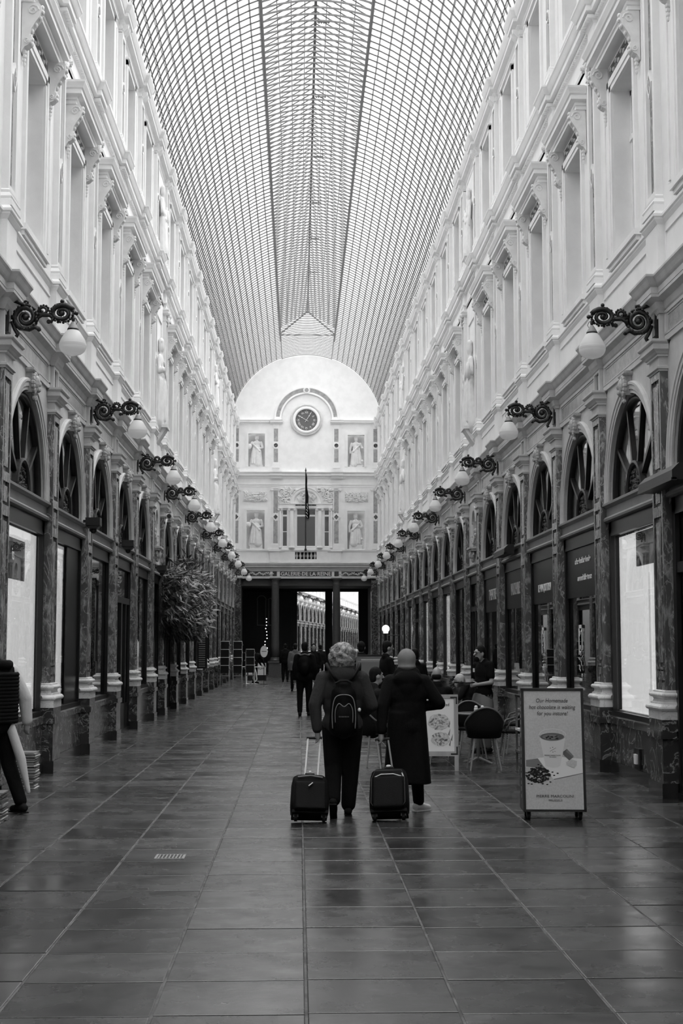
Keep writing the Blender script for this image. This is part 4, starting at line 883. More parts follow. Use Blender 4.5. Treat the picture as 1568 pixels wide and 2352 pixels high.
ob = thing('socket_box','small white socket box in a dark recess of the marble dado','box',(XC+3.755,BAYS[1][0]-.25,.24)); MB().prism([(-.05,0),(.05,0),(.06,.12),(-.06,.12)],-.02,.02,'x').build('cover','white',ob); MB().box(.004,.03,-.13,.13,-.06,.19).build('painted_recess','black',ob)  # flat black panel stands in for the shade of a hollow

# ---- drain
g = thing('floor_drain','small square metal drain grate set in the paving','drain',(-1.03,11.7,0))
b = MB()
for q in ((-.12,.12,-.12,-.1),(-.12,.12,.1,.12),(-.12,-.1,-.1,.1),(.1,.12,-.1,.1)): b.box(*q,-.005,.004)
b.build('frame','steel',g); MB().box(-.1,.1,-.1,.1,-.004,.0012).build('well','black',g)
for k in range(7): MB().box(-.092+.028*k,-.08+.028*k,-.1,.1,0,.004).build('bar','steel',g)
# ================================================================ PEOPLE
BASE = dict(hL=(-.09,0,.93),hR=(.09,0,.93),kL=(-.10,.015,.50),kR=(.10,.015,.50),aL=(-.10,-.01,.09),aR=(.10,-.01,.09),pel=(0,0,.98),ch=(0,-.01,1.27),nk=(0,-.015,1.47),hd=(0,.01,1.625),
            sL=(-.18,-.01,1.405),sR=(.18,-.01,1.405),eL=(-.235,-.03,1.13),eR=(.235,-.03,1.13),wL=(-.235,.04,.88),wR=(.235,.04,.88),fL=(0,1,0),fR=(0,1,0))
SIT = dict(hL=(-.09,-.02,.575),hR=(.09,-.02,.575),pel=(0,-.03,.60),ch=(0,-.02,.90),nk=(0,0,1.10),hd=(0,.03,1.25),sL=(-.18,0,1.02),sR=(.18,0,1.02),kL=(-.13,.42,.53),kR=(.13,.42,.53),aL=(-.13,.40,.09),aR=(.13,.40,.09),eL=(-.23,.10,.82),eR=(.23,.10,.82),wL=(-.13,.33,.82),wR=(.13,.33,.82))
V = Vector
def person(label, loc, rz=0, h=1.75, j=None, base=None, top='cloth_d', legs='cloth_b', shoe='rubber', hair='short', hairm='hair_d', vox=.016, coat=None, hood=False, bulk=1.0, sleeve=True, face=False, tuck=True, sleevem=None, hand='relax', wide=1.0):
    k = h/1.75; Jt = dict(BASE); Jt.update(base or {}); Jt.update(j or {}); fdir = {q:V(Jt[q]) for q in ('fL','fR')}
    Jt = {a:V(b)*k for a,b in Jt.items() if a not in ('fL','fR')}; root = thing('person',label,'person',loc,rz)
    P = lambda n: Jt[n]; r = lambda x: x*k
    hd = P('hd'); up = (hd-P('nk')).normalized()
    B = [('e',tuple(hd+V((0,0,.02*k))),(r(.074),r(.092),r(.112)),12,9),('e',tuple(hd+V((0,.025,-.055))*k),(r(.056),r(.066),r(.062)),10,8),('c',P('nk')-up*r(.05),hd-up*r(.03),r(.056),r(.052)),
         ('e',tuple(P('ch')),(r(.15),r(.095),r(.19)),12,9),('c',P('ch'),P('pel'),r(.11),r(.12)),('c',P('sL'),P('sR'),r(.05),r(.05)),('c',P('nk')-up*r(.06),P('ch'),r(.06),r(.09))]
    if face: B += [('c',hd+V((0,.092,.02))*k,hd+V((0,.115,-.015))*k,r(.011),r(.017)),('e',tuple(hd+V((0,.085,-.06))*k),(r(.026),r(.014),r(.012)),8,6),('e',tuple(hd+V((0,.088,.045))*k),(r(.05),r(.014),r(.010)),8,6)]
    for q in (-1,1): B.append(('e',tuple(hd+V((q*.076,0,0))*k),(r(.013),r(.024),r(.034)),8,6))
    for s_ in 'LR':
        q = -1 if s_ == 'L' else 1
        B += [('c',P('s'+s_),P('e'+s_),r(.042),r(.036)),('c',P('e'+s_),P('w'+s_),r(.036),r(.027)),('c',P('h'+s_),P('k'+s_),r(.075),r(.052)),('c',P('k'+s_),P('a'+s_),r(.05),r(.036)),('c',P('h'+s_),P('pel'),r(.08),r(.1))]
        w = P('w'+s_); d = (w-P('e'+s_)).normalized(); side = V((0,1,0)) if hand != 'tray' else V((0,0,1)); d2 = (d+V((0,.25,0))).normalized() if hand != 'tray' else d
        side = (side-d2*side.dot(d2)).normalized(); nrm = d2.cross(side)
        B.append(('c',w,w+d2*r(.075),r(.027),r(.032)))
        for f,(o,L) in enumerate(((-.028,.058),(-.009,.070),(.011,.066),(.029,.052))):
            a = w+d2*r(.085)+side*r(o); m_ = a+d2*r(L*.5); c_ = m_+(d2*.45+nrm*(.75*q))*r(L*.6)
            B += [('c',a,m_,r(.0095),r(.009),6),('c',m_,c_,r(.009),r(.0075),6)]
        t0 = w+d2*r(.02)+side*r(.03); B += [('c',t0,t0+(side*.7+d2*.7)*r(.04),r(.012),r(.010),6),('c',t0+(side*.7+d2*.7)*r(.04),t0+(side*.45+d2*1.2)*r(.055),r(.010),r(.008),6)]
    new('body', blob(B,'skin',max(.008,vox*.55),2,'body'), root)
    if face:
        for q in (-1,1): MB().ell(tuple(hd+V((q*.03,.083,.012))*k),(r(.011),r(.006),r(.006)),8,6).build('eye','ink',root)
    # trousers
    T = [('e',tuple(P('pel')-V((0,0,.02))),(r(.165*bulk),r(.125*bulk),r(.13)),12,8)]
    for s_ in 'LR': T += [('c',P('h'+s_),P('k'+s_),r(.098*wide),r(.078*wide)),('c',P('k'+s_),P('a'+s_)*.93+P('k'+s_)*.07,r(.078*wide),r(.064*wide))]
    new('trousers', blob(T,legs,vox,3,'trousers'), root)
    for s_ in 'LR':
        a = P('a'+s_); d = fdir['f'+s_].normalized(); sd = d.cross(V((0,0,1))); dn = V((0,0,-1)) if abs(d.z) < .3 else (V((0,0,-1))-d*d.dot(V((0,0,-1)))).normalized()
        X = [('c',a+dn*r(.035)-d*r(.045),a+dn*r(.04)+d*r(.06),r(.042),r(.044)),('c',a+dn*r(.045)+d*r(.05),a+dn*r(.055)+d*r(.145),r(.045),r(.036)),('c',a+V((0,0,.02)),a+dn*r(.03),r(.045),r(.045))]
        o = new('shoe', blob(X,shoe,.011,1,'shoe'), root)
        b = MB(); b.obox(a+dn*r(.080)-d*r(.074),a+dn*r(.082)+d*r(.165),r(.074),r(.014),-dn); b.build('sole','rubber' if shoe != 'shoe_w' else 'white',o)
    # upper clothing
    c, p = P('ch'), P('pel'); U = [('e',tuple(c),(r(.195*bulk),r(.13*bulk),r(.20)),14,9),('e',tuple((c+p)/2),(r(.18*bulk),r(.132*bulk),r(.20)),14,9),('e',tuple(p+V((0,0,-.05))*k),(r(.19*bulk),r(.145*bulk),r(.17)),14,9),('c',P('sL'),P('sR'),r(.068*bulk),r(.068*bulk)),('c',P('nk')-up*r(.07),c,r(.075),r(.13))]
    SL = []
    for s_ in 'LR':
        if sleeve is True: SL += [('c',P('s'+s_),P('e'+s_),r(.072*bulk),r(.062*bulk)),('c',P('e'+s_),P('w'+s_)*.97+P('e'+s_)*.03,r(.06*bulk),r(.047*bulk))]
        elif sleeve == 'short': SL += [('c',P('s'+s_),P('s'+s_)*.35+P('e'+s_)*.65,r(.068),r(.062))]
    if sleevem and SL: new('sleeves', blob(SL,sleevem,vox,2,'sleeves'), root)
    else: U += SL
    if coat is not None:
        z = p.z; n = 9
        for q0,q1,a0,a1 in ((-.07,-.10,.135,.155),(0,0,.14,.17),(.07,.10,.135,.155)): U.append(('t',[(p.x+r(q0+(q1-q0)*i/8),p.y-.01+r(.02*math.sin(i*.4+q0*20)),z+.1+(coat-z-.1)*i/8) for i in range(9)],[r(a0+(a1-a0)*i/8) for i in range(9)],14))
    if hood: U += [('e',tuple(P('nk')+V((0,-.075,-.04))*k),(r(.15),r(.085),r(.10)),12,8),('c',P('nk')+V((-.08,-.01,.03))*k,P('nk')+V((.08,-.01,.03))*k,r(.06),r(.06)),('e',tuple(P('nk')+V((0,-.11,-.13))*k),(r(.10),r(.05),r(.09)),10,7)]
    else: U += [('c',P('nk')+V((-.03,-.015,.0))*k,P('nk')+V((.03,-.015,.0))*k,r(.07),r(.07))]
    new('coat' if coat is not None else 'jacket' if sleeve is True else 'shirt', blob(U,top,vox,3,'jacket'), root)
    # hair or hat
    H_ = []; q = random.Random(int(abs(loc[0]*100+loc[1]*10)))
    if hair == 'short': H_ = [('e',tuple(hd+V((0,-.012,.045))*k),(r(.083),r(.096),r(.10)),12,9),('e',tuple(hd+V((0,-.045,-.01))*k),(r(.074),r(.06),r(.085)),10,8)]
    if hair == 'curly':
        H_ = [('e',tuple(hd+V((0,-.03,.03))*k),(r(.122),r(.12),r(.118)),14,10),('e',tuple(hd+V((-.075,-.05,-.07))*k),(r(.055),r(.06),r(.07)),10,8),('e',tuple(hd+V((.075,-.05,-.07))*k),(r(.055),r(.06),r(.07)),10,8)]
        for i in range(90):
            a = q.uniform(0,2*PI); e = q.uniform(-.9,1.5); d = V((math.cos(a)*math.cos(e),math.sin(a)*math.cos(e)-.15,math.sin(e)))
            if d.y > .55 and d.z < .5: continue
            H_.append(('e',tuple(hd+V((0,-.03,.01))*k+V((d.x*.13,d.y*.125,d.z*.125))*k),(r(.028),)*3,7,5))
    if hair == 'bald': H_ = [('e',tuple(hd+V((0,-.02,-.015))*k),(r(.080),r(.086),r(.062)),12,8)]
    if hair == 'beanie': H_ = [('e',tuple(hd+V((0,-.005,.045))*k),(r(.102),r(.114),r(.115)),14,10),('c',hd+V((0,-.02,-.03))*k,hd+V((0,-.01,.03))*k,r(.095),r(.098)),('t',[tuple(hd+V((.090*math.cos(2*PI*i/18),-.014+.098*math.sin(2*PI*i/18),-.04))*k) for i in range(18)],r(.013),8,0,True)]
    if hair == 'cap': H_ = [('e',tuple(hd+V((0,-.005,.06))*k),(r(.10),r(.11),r(.085)),12,8),('e',tuple(hd+V((0,.10,.04))*k),(r(.07),r(.07),r(.012)),10,6)]
    if H_: new({'beanie':'knit_hat','cap':'flat_cap'}.get(hair,'hair'), blob(H_,hairm,min(vox,.013),1,'hair'), root)
    if hair == 'curly':
        b = MB()
        for i in range(1700):
            a = q.uniform(0,2*PI); e = q.uniform(-1.0,1.55); d = V((math.cos(a)*math.cos(e),math.sin(a)*math.cos(e)-.15,math.sin(e)))
            if d.y > .6 and d.z < .55: continue
            p0 = hd+V((d.x*.12,-.03+d.y*.115,.015+d.z*.12))*k; t = V((q.gauss(0,1),q.gauss(0,1),q.gauss(-.5,1))).normalized(); n2 = d.normalized()
            t = (t-n2*t.dot(n2)*.8).normalized(); b.tube([p0-n2*.004,p0+n2*.010+t*.012,p0+n2*.014+t*.028,p0+n2*.006+t*.044],[.0028,.0028,.0024,.0012],3)
        stuff(b.build('curls',hairm,root))
    return root, Jt
# the two travellers
man, jm = person('person with grey curly hair and dark jacket pulling a small case with bright handle rods', (.44,14.42,0), 0, 1.705,
    dict(hL=(-.10,0,.90),hR=(.10,0,.90),kL=(-.095,-.02,.49),aL=(-.10,-.27,.17),fL=(.05,.75,-.65),kR=(.085,.04,.48),aR=(.06,.02,.085),eL=(-.285,-.09,1.13),wL=(-.262,-.115,.885),eR=(.30,-.03,1.12),wR=(.21,.20,1.02),sL=(-.195,-.01,1.40),sR=(.195,-.01,1.40),hd=(.0,.03,1.615)),
    top='cloth_j', legs='cloth_b', hair='curly', hairm='hair_g', bulk=1.15, hood=True, vox=.014, wide=1.2)
wom, jw = person('person in long black hooded coat and grey knit hat with white sneakers', (1.10,14.55,0), 0, 1.655,
    dict(kL=(-.10,-.03,.50),aL=(-.06,-.05,.09),kR=(.10,.03,.50),aR=(.14,.22,.09),fR=(.75,.66,0),eL=(-.27,-.12,1.14),wL=(-.285,-.178,.885),eR=(.345,-.04,1.17),wR=(.14,.17,1.12),hd=(0,.02,1.60)),
    top='cloth_b', legs='cloth_b', shoe='shoe_w', hair='beanie', hairm='knit', coat=.30, hood=True, bulk=1.12, vox=.014)
# backpack
def smoothpath(pts, n=6):
    P0 = [V(p) for p in pts]; P0 = [P0[0]]+P0+[P0[-1]]; out = []
    for i in range(1,len(P0)-2):
        a,b_,c_,d_ = P0[i-1:i+3]
        for k_ in range(n):
            t = k_/n; out.append(.5*((2*b_)+(c_-a)*t+(2*a-5*b_+4*c_-d_)*t*t+(3*b_-a-3*c_+d_)*t*t*t))
    return [V((q_.x*.85,q_.y,q_.z)) for q_ in out+[P0[-1]]]
bp = thing('backpack','dark backpack with pale piping worn by the person with grey curly hair','backpack',(.445,14.40,.76))
new('pack', blob([('c',(-.06,-.19,.12),(-.045,-.19,.46),.09,.08),('c',(.06,-.19,.12),(.045,-.19,.46),.09,.08),('c',(0,-.23,.12),(0,-.21,.42),.10,.085),('e',(0,-.19,.53),(.085,.055,.06),12,8)],'nylon',.014,3,'pack'), bp)
new('front_pocket', blob([('e',(0,-.285,.20),(.105,.055,.16),12,9)],'nylon',.012,2,'front_pocket'), bp)
for pts,r0 in (([(-.13,-.31,.12),(-.135,-.315,.28),(-.10,-.325,.42),(0,-.325,.45),(.10,-.325,.42),(.135,-.315,.28),(.13,-.31,.12)],.006),([(-.10,-.345,.18),(-.10,-.355,.30),(-.06,-.36,.365),(0,-.365,.335),(.06,-.36,.365),(.10,-.355,.30),(.10,-.345,.18)],.005)): MB().tube([tuple(x+V((0,.022,0))) for x in smoothpath(pts)],r0*.8,6).build('piping','steel',bp,smooth=True)
for s in (-1,1):
    b = MB(); b.tube([(s*.06,-.24,.575),(s*.10,-.235,.63),(s*.145,-.17,.70),(s*.165,-.04,.745),(s*.17,.06,.71),(s*.17,.13,.58)],[.016,.017,.018,.018,.017,.014],8); b.build('strap','nylon',bp,smooth=True)
MB().tube([(-.08,-.25,.56),(-.03,-.265,.585),(.03,-.265,.585),(.08,-.25,.56)],.014,6).build('carry_handle','cloth_d',bp); MB().ell((.155,-.23,.30),(.016,.016,.02),8,6).build('bottle_cap','alu',bp)
b = MB()
for k in range(7): b.box(-.05+.015*k,-.043+.015*k,-.344,-.338,.232,.243)
b.build('worn_badge','grey',bp)
# suitcases
def suitcase(label, x, y, w, L, rod, yaw, lean, roll, rodm, bx, tx, ext):
    o = thing('suitcase',label,'suitcase',(x,y,.035)); o.rotation_euler = (R_(-lean),R_(roll),R_(yaw))
    b = MB(); n = 20; pr = []
    def ringpts(sx, sy, z): 
        out = []
        for i in range(n):
            a = 2*PI*i/n; c, s_ = math.cos(a), math.sin(a); e = .35
            out.append((sx*math.copysign(abs(c)**e,c), .0+sy*math.copysign(abs(s_)**e,s_), z))
        return out
    lv = [(w*.43,.085,.04),(w*.49,.105,.07),(w*.5,.115,L*.35),(w*.475,.11,L*.8),(w*.44,.10,L*.93),(w*.36,.075,L)]
    vs = []
    for sx,sy,z in lv: vs += ringpts(sx,sy,z)
    fs = [(i*n+k,i*n+(k+1)%n,(i+1)*n+(k+1)%n,(i+1)*n+k) for i in range(len(lv)-1) for k in range(n)]+[tuple(range(n))[::-1],tuple((len(lv)-1)*n+k for k in range(n))]
    b.add(vs,fs); b.build('shell','nylon',o,smooth=True)
    new('front_pocket', blob([('b',-w*.40,w*.40,-.145,-.06,L*.10,L*.78)],'nylon',.016,6,'front_pocket'), o)
    MB().box(-w*.46,w*.46,-.085,.10,.03,.06).build('base','rubber',o)
    for s in (-1,1):
        MB().lathe([(.034,-.014),(.034,.014)],(s*w*.36,-.02,0),14,axis='x').build('wheel','rubber',o); MB().box(s*w*.36-.025,s*w*.36+.025,-.045,.02,.0,.05).build('wheel_housing','black',o)
        MB().tube([(bx+s*rod/2,.03,L*.9),(tx+s*rod/2,.03,L+ext)],.0095,8).build('handle_rod',rodm,o)
    MB().tube([(tx-rod/2-.015,.03,L+ext),(tx+rod/2+.015,.03,L+ext)],.017,8).build('grip','black',o); MB().tube([(-.05,-.02,L),(-.04,-.03,L+.03),(.04,-.03,L+.03),(.05,-.02,L)],.009,6).build('carry_handle','black',o)
    return o
c1 = suitcase('small black trolley case with bright metal handle rods and a pale tag',.107,13.86,.375,.43,.125,3,31,2,'alu',.015,.05,.455)
MB().obox((-.02,-.158,.27),(.02,-.158,.305),.008,.018,(0,1,0)).build('pale_tag','white',c1); MB().tube([(-.12,-.112,.385),(0,-.118,.40),(.12,-.112,.385)],.008,6).build('zip','grey',c1); MB().ell((.0,-.085,.455),(.014,.008,.012),8,5).build('badge','white',c1)
c2 = suitcase('black trolley case with thin dark handle rods and a silver zip',.88,13.93,.385,.485,.115,-9,30,-3,'steel',-.02,-.075,.37)
MB().tube([(-.13,-.125,.375),(-.07,-.13,.40),(.05,-.13,.40),(.13,-.125,.375)],.0045,6).build('zip','alu',c2); MB().ell((0,-.09,.505),(.026,.008,.012),10,6).build('badge','white',c2); MB().tube([(-.16,-.135,.36),(-.165,-.14,.10),(-.14,-.135,.065),(.14,-.135,.065),(.165,-.14,.10),(.16,-.135,.36),(.13,-.13,.44),(-.13,-.13,.44)],.0022,5,closed=True).build('piping','steel_d',c2)
MB().tube([(.135,-.125,.41),(.15,-.13,.37)],.006,5).build('zip_puller','alu',c2)
# the others
waiter, jt = person('waiter in black shirt and glasses carrying a tray, light apron', (2.92,22.6,0), R_(118), 1.72,
    dict(hd=(0,.06,1.58),nk=(0,.0,1.45),eL=(-.26,.02,1.13),wL=(-.20,.25,1.10),eR=(.26,.02,1.13),wR=(.20,.25,1.10)), top='cloth_b', legs='cloth_g', sleeve='short', face=True, vox=.016, hand='tray')
b = MB(); k = 1.72/1.75
for q in (-1,1): b.tube([(q*.03*k+.024*math.cos(2*PI*i/12),.155*k+.0,1.595*k+.018*math.sin(2*PI*i/12)) for i in range(12)],.004,5,closed=True); b.tube([(q*.055,.15,1.575),(q*.08,.06,1.575)],.004,5)
b.build('glasses','ink',waiter); new('beard', blob([('e',(0,.125*k,1.50*k),(.053,.042,.048),10,8)],'hair_d',.011,1,'beard'), waiter)
new('apron', blob([('e',(0,.02,.74),(.205,.165,.30),14,10)],'knit',.018,2,'apron'), waiter); MB().box(.05,.09,.128,.134,1.27,1.33).build('shirt_badge','white',waiter)
tr = thing('tray','dark round tray held by the waiter','tray',(2.62,22.44,1.10)); MB().lathe([(.17,0),(.19,.004),(.19,.018),(.18,.018),(.175,.008)],(0,0,0),24).build('dish','black',tr)
tag(MB().lathe([(.045,0),(.05,.01),(.055,.055),(.05,.055),(.045,.015)],(0,0,0),16).build('cup','shoe_w',None,(2.66,22.39,1.109)),'white cup standing on the waiter tray','cup')
person('seated bearded person with short dark hair beside the curved chair arm', (1.07,20.3,0), R_(-70), 1.75, None, SIT, top='cloth_d', hair='short', face=True, vox=.018)
person('seated bald person in dark jacket with back to the travellers', (2.12,22.0,0), R_(-15), 1.72, None, SIT, top='cloth_b', hair='bald', hairm='hair_d', vox=.018)
person('white haired person hunched at a cafe table behind the waiter tray', (2.98,25.2,0), R_(70), 1.68, dict(hd=(0,.16,1.10),nk=(0,.08,1.02)), SIT, top='cloth_d', hair='short', hairm='hair_w', face=True, vox=.018)
person('standing person in dark coat facing the cafe tables', (1.62,26.2,0), R_(-75), 1.76, dict(wR=(.12,.24,1.10),eR=(.24,.05,1.14)), top='cloth_b', hair='short', coat=.55, vox=.02, face=True)
person('dark haired person seated high just past the grey knit hat', (2.16,26.6,0), R_(20), 1.62, None, None, top='cloth_b', hair='short', vox=.02)
person('person in black jacket with white collar seen from behind past the curly hair', (1.32,30.2,0), R_(-6), 1.76, None, None, top='cloth_b', hair='short', vox=.022)
w3, j3 = person('person walking away with a dark backpack in the middle of the arcade', (.14,34.4,0), 0, 1.76, dict(kL=(-.11,.05,.50),aL=(-.11,-.1,.09),kR=(.10,.05,.5),aR=(.10,.14,.09)), top='cloth_b', hair='short', vox=.022, bulk=1.1)
b3 = thing('backpack','dark backpack on the person walking alone down the arcade','backpack',(.14,34.4,.95)); new('pack', blob([('e',(0,-.2,.28),(.16,.10,.24),12,9),('e',(0,-.27,.2),(.10,.06,.14),10,8)],'nylon',.02,3,'pack'), b3)
for s in (-1,1): MB().tube([(s*.07,-.2,.5),(s*.14,-.1,.53),(s*.15,0,.52),(s*.16,.1,.40)],.022,6).build('strap','cloth_g',b3)
MB().tube([(-.11,-.21,.50),(0,-.23,.525),(.11,-.21,.50)],.02,6).build('top_rim','cloth_g',b3)
person('person in lighter grey coat and pale scarf walking ahead of the lone backpacker', (-.13,52.5,0), R_(5), 1.74, dict(aL=(-.1,.12,.09)), top='cloth_g', hair='short', vox=.025, coat=.75)
person('person with pale face walking towards the cafe end, dark coat', (.52,50.0,0), R_(180), 1.74, None, top='cloth_b', hair='short', vox=.025, face=True)
person('dark figure standing by the portal column', (-.62,66.0,0), 0, 1.74, None, top='cloth_b', hair='short', vox=.03)
person('dark figure beneath the portal opening', (.95,64.0,0), R_(10), 1.70, None, top='cloth_d', hair='short', vox=.03)
person('person in a flat cap bending over beside the rope barrier', (-1.95,63.6,0), R_(-60), 1.66, dict(ch=(0,.12,1.22),nk=(0,.28,1.34),hd=(0,.40,1.44),sL=(-.18,.2,1.30),sR=(.18,.2,1.30),eL=(-.22,.3,1.05),eR=(.22,.3,1.05),wL=(-.18,.42,.85),wR=(.18,.42,.85)), top='cloth_b', hair='cap', hairm='cloth_g', vox=.025)
vp, jv = person('person in black padded vest with white sleeves stepping past newspaper bundles', (-3.06,14.65,0), R_(60), 1.78, dict(hd=(-.10,.05,1.64),nk=(-.04,.02,1.48),kR=(.12,-.06,.50),aR=(.12,-.24,.10),fR=(.25,.95,0),kL=(-.1,.08,.5),aL=(-.1,.07,.09),eR=(.30,-.10,1.13),wR=(.32,-.12,.90)), top='cloth_b', legs='cloth_b', bulk=1.18, sleevem='cloth_w', vox=.014, shoe='rubber')
b = MB()
for z in [.93+.036*i for i in range(14)]: b.tube([(.218*math.cos(2*PI*i/20),-.01+.16*math.sin(2*PI*i/20),z) for i in range(20)],.028,6,closed=True)
b.build('quilting','cloth_b',vp,smooth=True); new('collar', blob([('t',[(.10*math.cos(2*PI*i/16),-.015+.10*math.sin(2*PI*i/16),1.50) for i in range(16)],.05,8,0,True)],'cloth_b',.014,2,'collar'), vp)
new('apron_tail', blob([('c',(.06,-.11,.92),(.13,-.22,.55),.05,.05),('c',(.13,-.22,.55),(.16,-.30,.22),.05,.022)],'cloth_w',.012,2,'apron_tail'), vp)
b = MB()
for i in range(3): b.tube([(.08+.02*i,-.20+.03*i,.13),(.11,-.17+.03*i,.145),(.15-.01*i,-.20+.03*i,.13)],.005,5)
b.build('laces','white',vp)
# ================================================================ STREET FURNITURE
# hot chocolate poster stand: A-frame cabinet on casters
st = thing('poster_stand','black framed hot chocolate poster stand on casters','sign',(2.505,14.16,0),R_(-4))
z0, z1, yb, yt, hw = .085, 1.27, .205, .055, .305
b = MB(); b.prism([(-yb,z0),(yb,z0),(yt,z1),(-yt,z1)],-hw,hw,'x'); b.build('cabinet','black',st)
tl = math.atan2(yb-yt, z1-z0)
pf = new('poster',None,st,(0,-yb-.002,z0),(PI/2-tl,0,0)) if False else None
def on_face(bx): pass
fr = bpy.data.objects.new('poster', None); 
def facebox(b, x0, x1, a0, a1, t0, t1, m=0):               # a = distance up the leaning face, t = out of the face
    vs = []
    for x in (x0,x1):
        for t in (t0,t1):
            for a in (a0,a1): vs.append((x, -yb-t*math.cos(tl)+a*math.sin(tl), z0+a*math.cos(tl)+t*math.sin(tl)))
    b.add(vs,[(0,1,3,2),(4,6,7,5),(0,4,5,1),(2,3,7,6),(0,2,6,4),(1,5,7,3)],m)
def facepoly(b, pts, t, m=0): b.add([(x,-yb-t*math.cos(tl)+a*math.sin(tl),z0+a*math.cos(tl)+t*math.sin(tl)) for x,a in pts],[tuple(range(len(pts)))],m)
U_ = .000627; fx = lambda x: (x-640)*U_; fa = lambda y: (2050-y)*U_+.025
b = MB(); facebox(b,-hw,-hw+.025,0,1.194,0,.012); facebox(b,hw-.025,hw,0,1.194,0,.012); facebox(b,-hw,hw,0,.022,0,.012); facebox(b,-hw,hw,1.17,1.194,0,.012); b.build('frame','black',st)
b = MB(); facebox(b,-hw+.025,hw-.025,.022,1.17,0,.004); poster = b.build('poster','cream',st)
def pr(name, mt, polys, t):
    b = MB()
    for p in polys: facepoly(b,[(fx(x),fa(y)) for x,y in p],t)
    return b.build(name,mt,poster)
ellp = lambda cx,cy,rx,ry,n=28,a0=0,a1=2*PI: [(cx+rx*math.cos(a0+(a1-a0)*i/n),cy+ry*math.sin(a0+(a1-a0)*i/n)) for i in range(n+(0 if a1-a0>6.2 else 1))]
pr('printed_napkin','white',[[(392,1268),(640,1240),(1085,1280),(1085,1495),(625,1592)]],.0045); pr('printed_shadow','grey',[[(625,1592),(1085,1493),(1085,1505),(850,1560),(640,1602)],[(210,1300),(392,1275),(480,1400),(540,1440),(210,1400)]],.0043)
pr('printed_cup','shoe_w',[[(422,910),(840,910),(740,1385),(700,1405),(620,1412),(545,1400),(510,1380)],ellp(630,910,212,98)],.0052)
pr('printed_inside','cream',[ellp(630,908,200,88)],.0056); pr('printed_chocolate','steel_d',[ellp(625,938,185,58)],.006)
pr('printed_foam','grey',[ellp(600,942,125,38)],.0064)
q = random.Random(4); pr('printed_shavings','ink',[ellp(q.uniform(530,720),q.uniform(925,985),q.uniform(8,26),q.uniform(5,10),8) for _ in range(16)],.0068)
pr('printed_box','steel_d',[[(790,1170),(850,1125),(950,1235),(945,1255),(880,1305),(785,1210)]],.0072); pr('printed_box_face','grey',[[(850,1125),(950,1235),(942,1258),(835,1170)]],.0076); pr('printed_box_lid','cream',[[(830,1330),(905,1285),(1000,1315),(990,1385),(955,1420),(835,1375)]],.0070)
pr('printed_beans','ink',[ellp(*( (lambda a,rr:(395+rr*1.0*math.cos(a),1530+rr*.62*math.sin(a)))(q.uniform(0,2*PI),190*math.sqrt(q.random())) ),q.uniform(10,24),q.uniform(7,14),8) for _ in range(230)]+[ellp(x,y,18,10,8) for x,y in ((615,1485),(695,1503),(640,1535),(580,1637),(460,1662),(290,1668),(240,1662),(530,1675),(400,1370),(440,1390))],.0060)
pr('cup_mark','ink',[[(583,1165),(678,1110),(680,1114),(586,1169)],[(585,1110),(600,1118),(598,1124),(583,1116)],[(655,1158),(670,1166),(668,1172),(653,1164)],ellp(628,1103,8,6,8),ellp(630,1177,8,6,8)],.0062)
def ftext(body, x, y, size, mt='ink', shear=0, width=None):
    me = text_mesh(body,size,mt,.0006,shear=shear); o = new('printed_text',me,poster)
    o.matrix_basis = Matrix.Translation((fx(x),-yb-.006*math.cos(tl)+fa(y)*math.sin(tl),z0+fa(y)*math.cos(tl)+.006*math.sin(tl))) @ Matrix.Rotation(-tl,4,'X') @ Matrix.Rotation(PI/2,4,'X')
    if width:
        xs = [v.co.x for v in me.vertices]; s = width*U_/(max(xs)-min(xs)); me.transform(Matrix.Diagonal((s,1,1,1)))
    return o
ftext('Our Homemade',630,405,.056,shear=.22,width=495); ftext('hot chocolate is waiting',632,508,.056,shear=.22,width=725); ftext('for you instore!',634,606,.056,shear=.22,width=480)
ftext('PIERRE MARCOLINI',648,1872,.036,width=575); ftext('BRUSSELS',650,1928,.024,width=210); ftext('PIERRE MARCOLINI',624,1238,.019,width=250); ftext('BRUSSELS',628,1260,.012,width=105)
b = MB()
for k in range(16):
    z = .2+.065*k
    if k in (8,): continue
    b.box(-hw-.002,-hw,-.012,.004,z,z+.035+.01*(k%2))
b.build('edge_mark','white',st)
for x in (-.25,.25):
    for y in (-.15,.15):
        o = MB().lathe([(.042,-.014),(.042,.014)],(x,y,.042),16,axis='x').build('caster','rubber',st); MB().box(x-.022,x+.022,y-.02,y+.03,.04,.09).build('fork','steel_d',o); MB().lathe([(.018,-.016),(.018,.016)],(x,y,.042),10,axis='x').build('hub','steel',o)
# wooden menu board
wb_ = thing('menu_board','pale wooden A-frame board with a flatbread poster','sign',(1.85,19.55,0),R_(-3))
def lean_box(b,x0,x1,a0,a1,t0,t1,tl_=.10):
    vs=[(x,-.16-t*math.cos(tl_)+a*math.sin(tl_),a*math.cos(tl_)+t*math.sin(tl_)) for x in (x0,x1) for t in (t0,t1) for a in (a0,a1)]; b.add(vs,[(0,1,3,2),(4,6,7,5),(0,4,5,1),(2,3,7,6),(0,2,6,4),(1,5,7,3)])
for q in ((-.32,-.265,0,1.03),(.265,.32,0,1.03),(-.265,.265,.975,1.03),(-.265,.265,.20,.265)):
    b = MB(); lean_box(b,*q,-.012,.012); b.build('frame_rail','pale',wb_)
for x in (-.3,.3): b = MB(); b.obox((x,.30,0),(x,.0,.99),.04,.025,(1,0,0)); b.build('rear_leg','pale',wb_)
b = MB(); lean_box(b,-.265,.265,.265,.975,-.006,.002); pb_ = b.build('poster','white',wb_)
